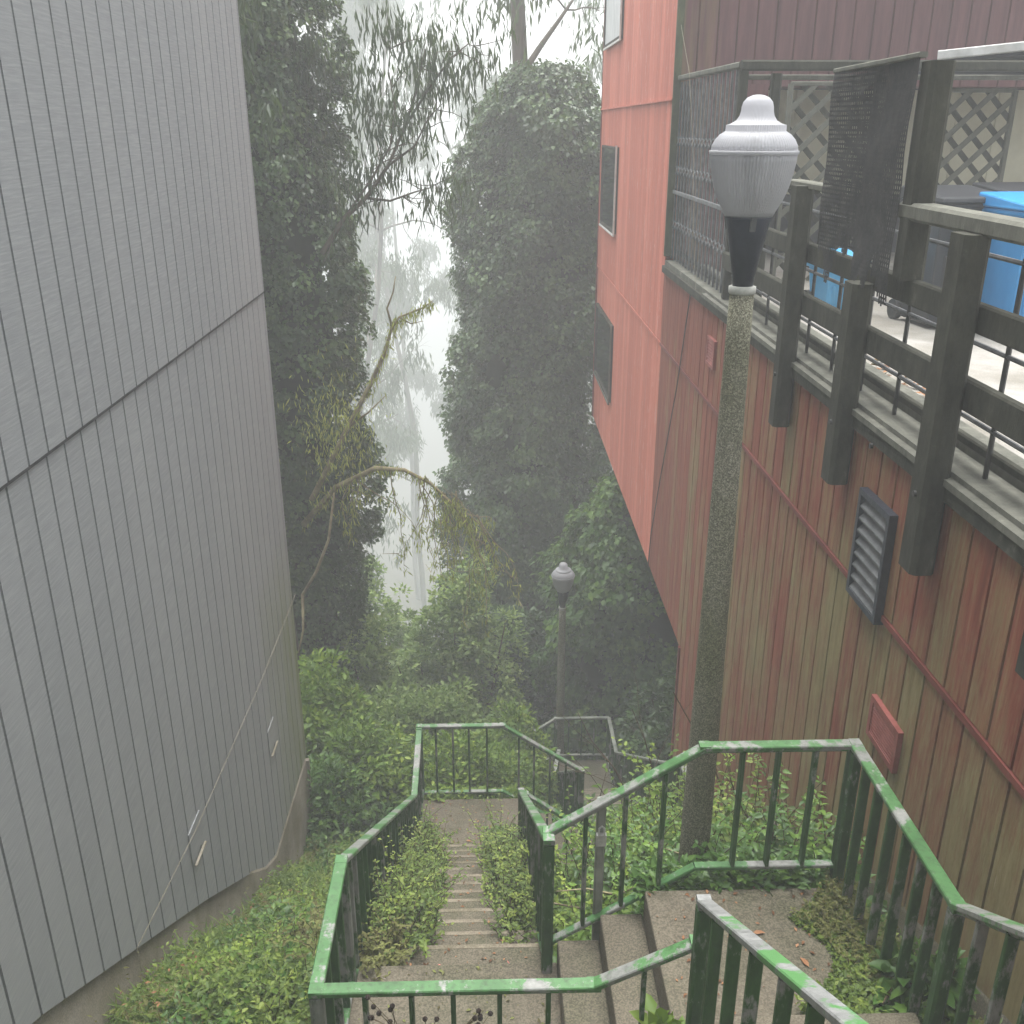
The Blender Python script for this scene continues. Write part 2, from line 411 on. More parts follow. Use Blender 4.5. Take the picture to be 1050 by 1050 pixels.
# ------------------------------------------------------------------ terrain profile
GY = np.array([-30, -8, 0, 3.4, 3.7, 4.8, 9., 10.2, 15.8, 17.2, 24, 34, 60, 160, 400.])
GZ = np.array([-2.6, -2.3, -2.25, -4.55, -5.1, -5.25, -8.1, -8.75, -12.75, -13.1, -17, -24, -40, -62, -70.])
def ground(x, y):
    x = np.asarray(x, float); y = np.asarray(y, float)
    z = np.interp(y, GY, GZ)
    z = z + np.clip((x - .5) / .5, 0, 1) * .5 * np.clip((9 - y) / 4, 0, 1) * np.clip((y - 3.0) / .6, 0, 1)
    z = z + np.clip((-x - 1.1) / 1.2, 0, 1) * -.14 * np.clip((12 - y) / 3, 0, 1)
    z = z - np.clip((x - 2.4), 0, 3) * .1 * (y > 10)
    return z + .07 * np.sin(x * 1.9 + y * .8) * np.sin(y * 1.3 - x) * np.clip(np.abs(y) / 6, .3, 4)

xs = np.concatenate([np.linspace(-300, -12, 14), np.linspace(-10, 12, 70), np.linspace(14, 300, 14)])
ys = np.concatenate([np.linspace(-30, 2.5, 14), np.linspace(3, 22, 90), np.linspace(23, 60, 30), np.linspace(70, 400, 16)])
XX, YY = np.meshgrid(xs, ys); ZZ = ground(XX, YY)
mb = MB(); nx = len(xs)
mb.add(np.stack([XX.ravel(), YY.ravel(), ZZ.ravel()], 1), [(j * nx + i, j * nx + i + 1, (j + 1) * nx + i + 1, (j + 1) * nx + i) for j in range(len(ys) - 1) for i in range(nx - 1)])
tag(mb.build('ground', M['soil'], origin=(0, 0, 0), smooth=True), kind='structure')

# ------------------------------------------------------------------ stairs and landings
def slab(name, label, x0, x1, y0, y1, z, th=.45):
    o = MB().box(x0, x1, y0, y1, z - th, z).build(name, M['concrete'], bevel=.012)
    return tag(o, label, 'landing')
slab('concrete_landing', 'upper concrete landing at the foot of the nearest steps, beside the red wall', .93, 2.2, 3.58, 4.66, -4.33)
slab('concrete_landing', 'lower concrete landing framed by the nearest green railing corner', -.93, .41, 3.56, 4.72, -4.95)
slab('concrete_landing', 'square concrete landing at the bottom of the long central stairs', -.9, .42, 8.98, 10.08, -7.85)
slab('concrete_landing', 'small brown landing right of the long stairs, half hidden by leaves', 1.1, 2.42, 9.0, 10.1, -8.5)
slab('concrete_landing', 'farthest concrete landing below the second lamp post', 1.3, 2.42, 15.75, 17.0, -12.3)
slab('concrete_landing', 'top landing where the photographer stands', -1.2, 2.2, -1.6, -.05, -1.93)
def flight(label, x0, x1, y0, y1, z0, z1, n, axis='y', last=False):
    """n risers from z0 at start to z1 at end; n-1 treads"""
    t = thing('stair_flight', label, 'stairs', ((x0 + x1) / 2, (y0 + y1) / 2, min(z0, z1) - .3))
    rise = (z1 - z0) / n
    for i in range(n - 1):
        z = z0 + rise * (i + 1)
        if axis == 'y': a = y0 + (y1 - y0) * i / (n - 1); b = y0 + (y1 - y0) * (i + 1) / (n - 1); bx = (x0, x1, min(a, b) + (.002 if i % 2 else 0), max(a, b) + .02)
        else: a = x0 + (x1 - x0) * i / (n - 1); b = x0 + (x1 - x0) * (i + 1) / (n - 1); bx = (min(a, b), max(a, b), y0 + .003 * i, y1 + .003 * i)
        j = random.uniform(-.006, .006); c_ = random.random()
        MB().box(bx[0] + j, bx[1] + j, bx[2], bx[3], z - .5, z, ).build('step', M['concrete'], t, bevel=.012)
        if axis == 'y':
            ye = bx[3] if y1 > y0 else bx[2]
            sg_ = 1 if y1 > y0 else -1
            MB().box(bx[0] + j + .004, bx[1] + j - .004, min(ye, ye - .035 * sg_) + .006 * sg_, max(ye, ye - .035 * sg_) + .006 * sg_, z - .05, z + .003).build('nosing_highlight', M['nosing_highlight'], t, bevel=.003)  # thin added strip, its paler colour paints the highlight along the tread edge
    return t
flight('long straight flight of concrete steps going down between the two green railings', -.85, .33, 4.725, 8.97, -4.95, -7.85, 14)
flight('three short steps dropping left from the upper landing to the lower one', .93, .41, 3.6, 4.69, -4.33, -4.95, 3, 'x')
flight('steps dropping right from the square landing, behind the dark baluster panel', .425, 1.095, 9.0, 10.06, -7.85, -8.5, 3, 'x')
flight('distant misty flight of steps going down to the second lamp post', 1.15, 2.4, 10.12, 15.74, -8.5, -12.3, 18)
flight('steps dropping left from the farthest landing', 1.28, .6, 15.8, 16.98, -12.3, -12.95, 3, 'x')
flight('nearest flight of steps climbing towards the viewer beside the red wall', .98, 2.12, 3.56, 0., -4.33, -1.95, 12)

# ------------------------------------------------------------------ railings
def railing(label, pts, rail_gap=.9, posts=(), mt=None, mbot=None, spacing=.215, bottom=True, first=True, lastb=True, topw=.072, grp=None):
    """pts: top-rail polyline; balusters hang between top and bottom rail. posts: indices of pts"""
    mt = mt or M['paint']; mbot = mbot or M['paintdk']
    P = [np.array(p, float) for p in pts]
    t = thing('green_railing', label, 'railing', tuple(P[0] + np.array((0, 0, -1.))), grp)
    m_ = MB()
    for a, b in zip(P[:-1], P[1:]):
        d = unit(b - a); m_.bar(a - d * .0, b + d * .0, topw, .03)
        m_.bar(a - (0, 0, .026), b - (0, 0, .026), .036, .022)
    e_ = random.uniform(.0015, .0045)
    for p in P: m_.box(p[0] - topw / 2 + e_, p[0] + topw / 2 - e_, p[1] - topw / 2 + e_, p[1] + topw / 2 - e_, p[2] - .015 - e_, p[2] + .0145 + e_)
    m_.build('top_rail', mt, t)
    if bottom:
        m_ = MB()
        for a, b in zip(P[:-1], P[1:]):
            m_.bar(a - (0, 0, rail_gap), b - (0, 0, rail_gap), .055, .028)
        m_.build('bottom_rail', mt, t)
    for a, b in zip(P[:-1], P[1:]):
        hd = b - a; L = math.hypot(hd[0], hd[1]); n = max(1, int(round(L / spacing))); u = unit(np.array([hd[0], hd[1], 0]))
        for i in range(n + 1):
            if i in (0, n): continue
            f = i / n + random.uniform(-.01, .01); p = a + hd * f
            side = np.array([-u[1], u[0], 0])
            MB().bar(p - (0, 0, .03), p - (0, 0, rail_gap - .01), .055, .024, up=u).build('baluster', mbot, t)
    for i, base in posts:
        p = P[i]
        MB().bar((p[0], p[1], p[2] - .03), (p[0], p[1], base), .068, .068, up=(0, 1, 0)).build('post', mbot, t)
    return t
XL, XR, XW1 = -.87, .34, 2.12
# outer rail
railing('near green railing stretch crossing the bottom of the picture with grey worn patches', [(.98, 3.56, -3.63), (.5, 3.62, -3.95), (XL, 3.62, -3.95)], .88, [(2, -5.05)])
railing('green railing along the left side of the lower landing and long stairs', [(XL, 3.66, -3.95), (XL, 4.53, -3.95), (XL, 9.12, -7.0), (XL, 10.14, -6.83 - .17)][:2] + [(XL, 9.12, -7.05), (XL, 10.13, -6.84)], .9, [(1, -4.95), (2, -7.95)], spacing=.2)
railing('green railing across the end of the square landing and down to the right', [(XL, 10.17, -6.83), (.15, 10.17, -6.83), (1.14, 10.17, -7.52)], .98, [(0, -7.95), (2, -8.6)], spacing=.2)
railing('misty railing down the left side of the far steps', [(1.14, 10.2, -7.52), (1.14, 14.6, -10.85), (1.32, 15.85, -11.25)], .9, [(1, -12), ], spacing=.24, mt=M['greysteel'])
# inner rail
railing('green railing on the right side of the long stairs, from the thick near post down', [(XR, 4.66, -3.93), (XR, 9.05, -6.95)], .92, [(0, -5.05), (1, -7.95)], spacing=.2)
railing('green railing behind the two near landings, rising right towards the red wall', [(XR, 4.725, -3.93), (1.24, 4.725, -3.34), (XW1, 4.725, -3.34)], .87, [(2, -4.5)])
MB().bar((.66, 4.765, -3.73), (.66, 4.765, -4.95), .055, .055, up=(0, 1, 0)).build('post', M['greysteel'], bpy.data.objects['green_railing.005'])
railing('green railing along the foot of the red wall beside the upper landing', [(XW1, 4.70, -3.34), (XW1, 3.42, -3.3), (XW1, 2.4, -2.62), (XW1, 0., -1.0)], .95, [(1, -4.5), (0, -4.5)], spacing=.19, bottom=False)
railing('near sloping handrail rising to the bottom right corner, bare grey metal', [(.98, 3.5, -3.33), (.98, .1, -1.05)], .9, [(0, -4.6)], mt=M['wornsteel'], spacing=.27)
railing('green railing on the near side of the small right steps', [(XR + .05, 9.02, -6.97), (1.1, 9.02, -7.5), (2.42, 9.02, -7.5)], .92, [(1, -8.6), (2, -8.6)], spacing=.22)
railing('misty railing down the right side of the far steps', [(2.43, 9.06, -7.5), (2.43, 10.2, -7.5), (2.43, 15.8, -11.27), (2.43, 16.95, -11.27)], .9, [(1, -8.6), (2, -12.4), (3, -12.4)], spacing=.24, mt=M['greysteel'])
railing('farthest railing in front of the second lamp post', [(2.4, 17., -11.27), (1.34, 17., -11.27), (.62, 17., -11.78)], .9, [(1, -12.4)], mt=M['greysteel'], spacing=.24)
# padlock-like tag on the post
pl = MB(); pl.box(.63, .69, 4.705, 4.735, -4.03, -3.95); pl.tube([(.642, 4.71, -3.95), (.645, 4.71, -3.9), (.66, 4.71, -3.885), (.675, 4.71, -3.9), (.678, 4.71, -3.95)], .006, 6)
tag(pl.build('padlock', M['padlock']), 'small metal padlock hanging on the grey railing post', 'padlock')

# ------------------------------------------------------------------ siding
def siding(axis, fixed, side, u0, u1, sp, botf, topf, g=.022, gd=.02):
    """vertical boards on a plane; side = +1/-1 outward direction of the fixed axis. returns (boards, grooves)"""
    B = MB(); G = MB(); u = u0
    def pt(u_, off, z): return (fixed + side * off, u_, z) if axis == 'y' else (u_, fixed + side * off, z)
    while u < u1 - 1e-6:
        a = u + g / 2; b = min(u + sp, u1) - g / 2; tn = random.random()
        if b > a:
            za, zb = botf(a), botf(b); ta, tb = topf(a), topf(b)
            vs = [pt(a, 0, za), pt(b, 0, zb), pt(b, 0, tb), pt(a, 0, ta), pt(a, -gd, za), pt(b, -gd, zb), pt(b, -gd, tb), pt(a, -gd, ta)]
            B.add(vs, [(0, 1, 2, 3), (0, 3, 7, 4), (1, 5, 6, 2), (0, 4, 5, 1), (3, 2, 6, 7)], tn)
        u += sp
    zz = np.linspace(u0, u1, 24)
    for a, b in zip(zz[:-1], zz[1:]):
        vs = [pt(a, -gd + .002, botf(a)), pt(b, -gd + .002, botf(b)), pt(b, -gd + .002, topf(b)), pt(a, -gd + .002, topf(a)),
              pt(a, -gd - .1, botf(a)), pt(b, -gd - .1, botf(b)), pt(b, -gd - .1, topf(b)), pt(a, -gd - .1, topf(a))]
        G.add(vs, [(0, 1, 2, 3), (4, 7, 6, 5), (0, 4, 5, 1), (3, 2, 6, 7)])
    return B, G

# ---- grey house on the left
XG = -2.5
gh = thing('grey_house', 'tall windowless grey house wall of vertical grooved boards filling the left side', 'house', (-5, 5, -6))
by = [-3, 4.04, 6.77, 8.2, 8.95, 11.12]; bz = [-.9, -4.56, -6.3, -7.27, -7.86, -7.93]
botf = lambda u: float(np.interp(u, by, bz))
zj = -1.72
B, G = siding('y', XG, 1, -3 + .07, 11.12, .25, botf, lambda u: zj - .012)
B.build('siding', M['gray'], gh); G.build('backing', M['groove'], gh)
B, G = siding('y', XG + .018, 1, -3 + .07, 11.12, .25, lambda u: zj + .012, lambda u: 7.)
B.build('siding', M['gray'], gh); G.build('backing', M['groove'], gh)
MB().box(XG - .02, XG + .012, -3, 11.12, zj - .011, zj + .011).build('joint_strip', M['groove'], gh)
B, G = siding('x', 11.12, 1, -9, XG - .03, .25, lambda u: -7.93, lambda u: 7.)
B.build('siding', M['gray'], gh)
MB().box(-9, XG - .125, -3, 11.05, -7.5, 7.0).build('wall', M['gray'], gh)
MB().box(XG - .03, XG + .0, 11.12, 11.17, -7.93, 7.0).build('corner_board', M['gray'], gh)
f = MB(); yy = np.linspace(-3, 11.06, 30)
f.add([p for y in yy for p in ((XG - .1, y, botf(y) + .3), (XG - .1, y, float(ground(-2.5, y)) - .8), (XG + .05 * (y > 8) - .04, y, botf(y) - .01 + .0), (XG + .05, y, float(ground(-2.5, y)) - .8))],
      [(4 * i + 2, 4 * i + 3, 4 * i + 7, 4 * i + 6) for i in range(29)] + [(4 * i, 4 * i + 2, 4 * i + 6, 4 * i + 4) for i in range(29)] + [(116, 118, 119, 117)])
f.box(-9, XG + .045, 11.06, 11.12, -12.2, -7.95)
f.build('foundation', M['foundation'], gh)
# cable and small plates on the grey wall
cb = MB(); cb.tube([(XG + .035, 5.25, -5.3), (XG + .05, 6.6, -5.42), (XG + .05, 9.2, -5.52), (XG + .04, 11.2, -5.52)], .003, 6)
cb.tube([(XG + .035, 5.25, -5.3), (XG + .06, 5.2, -5.5), (XG + .1, 5.3, -5.7)], .003, 6)
tag(cb.build('cable', M['foundation']), 'thin pale cable running diagonally across the grey house wall', 'cable')
for (y0, z0) in ((6.55, -5.72), (9.3, -6.6)):
    v = MB(); v.box(XG + .003, XG + .012, y0, y0 + .32, z0 - .0, z0 + .3); o = v.build('vent_plate', M['gray'], gh)
    MB().box(XG + .0205, XG + .04, y0 + .01, y0 + .31, z0 - .03, z0 - .018).build('drip_edge', M['foundation'], gh)

# ---- red house on the right
XW = 2.55
rh = thing('red_house', 'red wooden house with peeling salmon far wall overhanging the slope', 'house', (6, 12, -9))
LEDGE = -1.80; ZT = -2.95
def rb(y): return float(ground(2.5, y)) + .45
zst = [(-3, 11.42)]
B, G = siding('y', XW, -1, -3.1, 11.42, .25, lambda u: float(np.interp(u, [-3, 3, 4.8, 6.2, 11.42], [-1.9, -3.95, -4.55, -5.2, -8.9])), lambda u: ZT - .03)
B.build('lower_siding', M['red'], rh); G.build('backing', M['redgroove'], rh)
B, G = siding('y', XW - .012, -1, -3.1, 11.42, .25, lambda u: ZT + .03, lambda u: LEDGE)
B.build('lower_siding', M['red'], rh); G.build('backing', M['redgroove'], rh)
# overhanging part: weathered to 14.1, salmon beyond
for (y0, y1, mm) in ((11.42, 14.12, M['red']), (14.12, 22.72, M['salmon'])):
    top1 = LEDGE if y0 < 12 else .33
    B, G = siding('y', XW, -1, y0, y1, .25, lambda u: -6.5, lambda u: ZT - .03, g=.012)
    B.build('siding', mm, rh); G.build('backing', M['redgroove'] if y0 < 12 else mm, rh)
    B, G = siding('y', XW - .012, -1, y0, y1, .25, lambda u: ZT + .03, lambda u: top1, g=.012)
    B.build('siding', mm, rh); G.build('backing', M['redgroove'] if y0 < 12 else mm, rh)
B, G = siding('y', XW - .02, -1, 14.12, 22.72, .25, lambda u: .36, lambda u: 8, g=.012)
B.build('upper_siding', M['salmon'], rh); G.build('backing', M['salmon'], rh)
MB().box(XW - .022, XW + .04, -3.1, 14.12, ZT - .02, ZT + .02).build('trim_strip', M['trimred'], rh)
MB().box(XW - .018, XW + .04, 14.123, 22.72, ZT - .02, ZT + .02).build('trim_strip', M['salmon'], rh)
MB().box(XW - .045, XW + .04, 14.12, 22.72, .33, .36).build('trim_strip', M['salmon'], rh)
MB().box(XW + .13, 12, 11.45, 22.7, -6.48, -2.2).build('floor_box', M['darkside'], rh)
MB().box(XW + .13, 12, -3, 11.4, -11, -2.2).build('wall', M['darkside'], rh)
B, G = siding('x', 11.43, 1, XW + .0, 12, .25, lambda u: -14, lambda u: -6.5); B.build('end_siding', M['red'], rh)
MB().box(XW - .02, XW + .03, 11.40, 11.46, -10.5, -6.48).build('corner_board', M['trimred'], rh)
MB().box(XW - .03, XW + .1, 22.70, 22.76, -6.5, 8).build('corner_board', M['trimred'], rh)
# upper storey set back behind the deck
B, G = siding('x', 14.12, -1, XW + .005, 12, .255, lambda u: .5, lambda u: 8)
B.build('upper_front_siding', M['brownred'], rh); G.build('backing', M['redgroove'], rh)
MB().box(XW - .035, XW + .055, 14.06, 14.118, -1.7, 8).build('corner_board', oldwood('mossy_corner_board', (.04, .045, .03), (.09, .1, .05), (.2, .19, .07)), rh)
MB().box(XW + .15, 12, 14.25, 22.6, .52, 8).build('upper_wall', M['brownred'], rh)
MB().box(XW + .15, 12, 15.4, 22.6, -2.2, .51).build('lower_wall', M['darkside'], rh)
B, G = siding('x', 15.35, -1, XW + .2, 9., .6, lambda u: -.95, lambda u: .5, g=.012)
B.build('cream_siding', M['cream'], rh); G.build('backing', M['cream'], rh)
MB().box(XW + .2, 9, 15.31, 15.34, -1.8, -.96).build('dark_panel', M['darkside'], rh)
MB().box(XW + .2, 3.5, 13.0, 15.3, -1.8, .49).build('maroon_closet', M['brownred'], rh)
# foundation of near part
f = MB(); yy = np.linspace(-3, 11.38, 30)
zb = [float(np.interp(u, [-3, 3, 4.8, 6.2, 11.42], [-1.9, -3.95, -4.55, -5.2, -8.9])) + .2 for u in yy]
f.add([p for y, z in zip(yy, zb) for p in ((XW + .03, y, z), (XW - .004, y, z - .22), (XW - .012, y, float(ground(2.5, y)) - .8))],
      [(3 * i + a, 3 * i + 1 + a, 3 * i + 4 + a, 3 * i + 3 + a) for i in range(29) for a in (0, 1)])
f.build('foundation', M['foundation'], rh)
# deck floor, kerb and ledge
MB().box(XW + .35, 12, -3, 15.3, -2.19, -1.80).build('deck_floor', M['deckfloor'], rh)
MB().box(XW - .06, XW + .03, -3, 14.05, LEDGE - .11, LEDGE - .02).build('ledge_trim', M['wood'], rh)
MB().box(XW - .02, XW + .2, -3, 14.05, LEDGE - .018, LEDGE + .05).build('ledge_cap', M['woodlt'], rh)
MB().box(XW + .21, XW + .345, -3, 14.04, LEDGE - .3, LEDGE + .13).build('kerb', M['woodlt'], rh)
MB().box(XW - .075, XW - .02, -3, 11.3, LEDGE - .02, LEDGE + .02).build('ledge_lip', M['woodlt'], rh)

def window(y0, y1, z0, z1, pane, xw=XW, frame_m=M['wood'], light=None):
    t = .05
    fr = MB(); x0, x1 = xw - .06, xw + .01
    fr.box(x0, x1, y0, y0 + t, z0, z1); fr.box(x0, x1, y1 - t, y1, z0, z1)
    fr.box(x0, x1, y0 + t, y1 - t, z0, z0 + t); fr.box(x0, x1, y0 + t, y1 - t, z1 - t, z1)
    o = fr.build('window', frame_m, rh)
    q = MB(); q.box(xw - .035, xw - .018, y0 + t, y1 - t, z0 + t, z1 - t); q.build('pane', pane, o)
    if light:
        e = MB(); e.box(x0 - .012, x0 + .02, y0 - .035, y0 - .002, z0 - .04, z1 + .03); e.box(x0 - .012, x0 + .02, y0 - .002, y1, z0 - .04, z0 - .004); e.build('trim', light, o)
window(19.6, 22.0, -1.95, -.36, M['glass'], XW - .012, light=M['whitetrim'])
window(19.5, 22.3, -5.3, -3.72, M['glass'], XW, light=M['woodlt'])
window(19.6, 22.2, 1.5, 3.2, M['curtain'], XW - .02, light=M['whitetrim'])
# big louvre, pink vents
def louvre(y0, y1, z0, z1, n, mm, xw=XW, d=.09):
    fr = MB(); t = .04; x0 = xw - d
    fr.box(x0, xw + .01, y0, y0 + t, z0, z1); fr.box(x0, xw + .01, y1 - t, y1, z0, z1)
    fr.box(x0, xw + .01, y0 + t, y1 - t, z0, z0 + t); fr.box(x0, xw + .01, y0 + t, y1 - t, z1 - t, z1)
    o = fr.build('louvre_vent', mm, rh)
    MB().box(xw - .01, xw - .002, y0 + t, y1 - t, z0 + t, z1 - t).build('dark_back', M['iron'], o)
    q = MB(); h = (z1 - z0 - 2 * t) / n
    for i in range(n):
        z = z0 + t + h * i
        q.add([(x0 + .005, y0 + t, z), (x0 + .005, y1 - t, z), (xw - .012, y1 - t, z + h * .5), (xw - .012, y0 + t, z + h * .5),
               (x0 + .005, y0 + t, z + .012), (x0 + .005, y1 - t, z + .012), (xw - .012, y1 - t, z + h * .5 + .012), (xw - .012, y0 + t, z + h * .5 + .012)],
              [(0, 1, 2, 3), (4, 7, 6, 5), (0, 4, 5, 1)])
    q.build('slats', M['louvre'] if mm == M['lampmetal'] else mm, o)
louvre(5.54, 6.06, -3.0, -2.24, 8, M['lampmetal'], XW - .012, d=.055)
louvre(5.03, 5.48, -3.78, -3.48, 9, M['pinkvent'], d=.034)
louvre(10.6, 10.98, -2.52, -2.2, 7, M['pinkvent'], XW - .012, d=.034)
# pipe stub by the right edge of the picture
tag(MB().bar((XW - .1, 3.74, -1.0), (XW - .1, 3.74, -2.3), .13, .16, up=(0, 1, 0)).build('fence_post', M['wood']), 'mossy dark timber post end cut off by the right edge of the photo', 'post', 'timber posts bolted outside the deck')

# ---- deck fence: each timber post, rails between them
def post(y, z0, z1, wd, label, x=XW - .1, dx=.14):
    o = MB().bar((x, y, z0), (x, y, z1), dx, wd, up=(0, 1, 0)).build('fence_post', M['wood'])
    b = MB().tube([(x - dx / 2 - .015, y, -1.9), (x - dx / 2 + .002, y, -1.9)], .018, 8); bo = b.build('bolt', M['iron'], o)
    return tag(o, label, 'post', 'timber posts bolted outside the deck')
k = .879 / (2.8 / 2.9) ; 
P3 = post(5.03, -2.36, -.50, .2, 'nearest tall timber deck post, right of the black louvre vent')
P2 = post(6.45, -2.33, -.95, .2, 'middle timber deck post under the ragged black screen')
P1 = post(7.85, -2.33, -.42, .18, 'timber deck post just right of the big lamp globe')
PS = post(5.9, -.85, .34, .17, 'upright timber carrying the right edge of the black mesh screen', XW - .02, .14)
df = thing('deck_fence', 'weathered timber rails and iron rods edging the upper deck', 'fence', (XW, 6, -1.75))
xr = XW - .0
def rail(y0, y1, z0, z1, h, name='rail', w_=.07, x=xr, m_=None):
    MB().bar((x, y0, z0), (x, y1, z1), w_, h).build(name, m_ or M['wood'], df)
rail(6.0, -1, -.46, -.46, .10, 'top_rail', .15, xr - .02, M['woodlt'])
rail(8.3, 7.3, -.42, -.42, .05, 'top_rail', .12, xr - .03, M['woodlt'])
rail(10.6, -1, -.86 - .06, -.86 - .06, .15, 'rail', .06)
rail(10.6, -1, -1.32, -1.32, .17, 'rail', .06)
rail(10.6, 7.9, -.45, -.45, .07, 'top_rail', .1)
rail(14., -1, -1.62, -1.62, .05, 'rail', .05, xr + .12)
for z in (-.62, -1.08, -1.48):
    MB().tube([(xr + .09, 10.6, z), (xr + .09, 8, z - .01), (xr + .09, 1, z)], .013, 6).build('rod', M['gate'], df)
y = 10.4
while y > 3.5:
    MB().tube([(xr + .09, y, -.6), (xr + .09, y, -1.2), (xr + .09, y, -1.74)], .014, 6).build('upright', M['iron'], df)
    y -= .62

# mesh screen hung on the fence
def screen():
    t = thing('mesh_screen', 'ragged black plastic mesh screen hanging on the deck fence', 'screen', (XW - .1, 6.4, -.8))
    m_ = MB(); g = .03; y0, y1 = 5.95, 7.35; x = XW - .1
    def topz(u): return .36
    def botz(u): return -.86 - .12 * math.sin(u * 9) - .08 * math.sin(u * 23 + 1) - (.18 if u < 6.2 else 0)
    def xx(u, z): return x + .02 * math.sin(u * 4 + z) + .008 * math.sin(z * 9 + u * 3)
    ny = int((y1 - y0) / g); 
    th = .0065
    for i in range(ny + 1):
        u = y0 + i * g; zs = np.linspace(topz(u), botz(u), 9)
        for a, b in zip(zs[:-1], zs[1:]):
            m_.add([(xx(u, a), u - th, a), (xx(u, a), u + th, a), (xx(u, b), u + th, b), (xx(u, b), u - th, b)], [(0, 1, 2, 3)])
            m_.add([(xx(u, a) - .005, u - th, a), (xx(u, a) - .005, u + th, a), (xx(u, b) - .005, u + th, b), (xx(u, b) - .005, u - th, b)], [(3, 2, 1, 0)])
    z = .34
    while z > -1.1:
        run = [u for u in np.linspace(y0, y1, 30) if botz(u) < z + .02]
        for a, b in zip(run[:-1], run[1:]):
            if b - a > .08: continue
            m_.add([(xx(a, z), a, z - th), (xx(b, z), b, z - th), (xx(b, z), b, z + th), (xx(a, z), a, z + th)], [(0, 1, 2, 3)])
        z -= g
    m_.build('mesh', M['rubber'], t)
    # second layer behind, offset
    m2 = MB()
    for (ya, yb, za, zb2) in ((6.75, 7.25, -.78, .34),):
        n = int((yb - ya) / .05)
        for i in range(n):
            u = ya + i * .05; m2.add([(x + .07, u, za), (x + .07, u + .012, za), (x + .07, u + .012, zb2), (x + .07, u, zb2)], [(0, 1, 2, 3)])
        n = int((zb2 - za) / .05)
        for i in range(n):
            z_ = za + i * .05; m2.add([(x + .072, ya, z_), (x + .072, yb, z_), (x + .072, yb, z_ + .012), (x + .072, ya, z_ + .012)], [(0, 1, 2, 3)])
    m2.build('folded_mesh', M['rubber'], t)
    MB().bar((x, y0 - .02, .375), (x, y1 + .02, .36), .05, .03).build('top_batten', M['woodlt'], t)
    MB().bar((x + .05, 6.7, .33), (x + .05, 6.7, -.9), .03, .05, up=(0, 1, 0)).build('batten', M['rubber'], t)
screen()

# scissor gate enclosure
sg = thing('security_gate', 'black folding iron gate closing the deck corner left of the lamp globe', 'gate', (XW + .05, 12.3, -1.75))
gx = XW + .06
yy = np.linspace(10.75, 14.0, 17)
for y in yy: MB().bar((gx, y, -1.72), (gx, y, .55), .025, .035, up=(0, 1, 0)).build('bar', M['gate'], sg)
for z in (-.18, -.55, -1.25):
    q = MB()
    for a, b in zip(yy[:-1], yy[1:]):
        q.bar((gx - .015, a, z - .05), (gx - .015, b, z + .05), .008, .02); q.bar((gx - .022, a, z + .05), (gx - .022, b, z - .05), .008, .02)
    q.build('scissor_links', M['gate'], sg)
MB().bar((gx - .02, 10.7, -.83), (gx - .02, 14.03, -.83), .03, .05).build('cross_bar', M['gate'], sg)
MB().bar((gx, 10.7, .58), (gx, 14.04, .60), .1, .06).build('top_beam', M['woodlt'], sg)
MB().bar((gx, 10.68, -1.74), (gx, 10.68, .55), .09, .09, up=(0, 1, 0)).build('end_post', M['wood'], sg)
pg = thing('pergola_frame', 'dark timber beam frame over the deck behind the lamp globe', 'pergola', (3, 10.6, -1.75))
MB().bar((gx - .04, 10.64, .57), (9.5, 10.64, .57), .1, .1).build('beam', M['wood'], pg)
MB().bar((gx, 10.8, .47), (9.5, 10.8, .47), .06, .05).build('beam', M['woodlt'], pg)
MB().bar((2.95, 10.7, .5), (2.95, 10.7, -1.78), .1, .1, up=(0, 1, 0)).build('post', M['wood'], pg)
# awning
aw = thing('awning', 'pale gutter edge of a lean-to roof at the top right of the deck', 'awning', (6, 11, .5))
MB().bar((4.78, 11.2, .70), (7.5, 9.4, .93), .05, .09).build('gutter', M['whitetrim'], aw)
o = MB().add([(4.75, 11.25, .66), (7.5, 9.45, .88), (9.5, 12, .8), (4.8, 14.0, .62), (4.75, 11.25, .62), (7.5, 9.45, .84), (9.5, 12, .76), (4.8, 14.0, .58)],
         [(0, 1, 2, 3), (7, 6, 5, 4), (0, 4, 5, 1), (0, 3, 7, 4)]).build('roof', M['darkside'], aw)
MB().bar((4.6, 11.3, .58), (8, 11.3, .60), .06, .16).build('fascia', M['darkside'], aw)

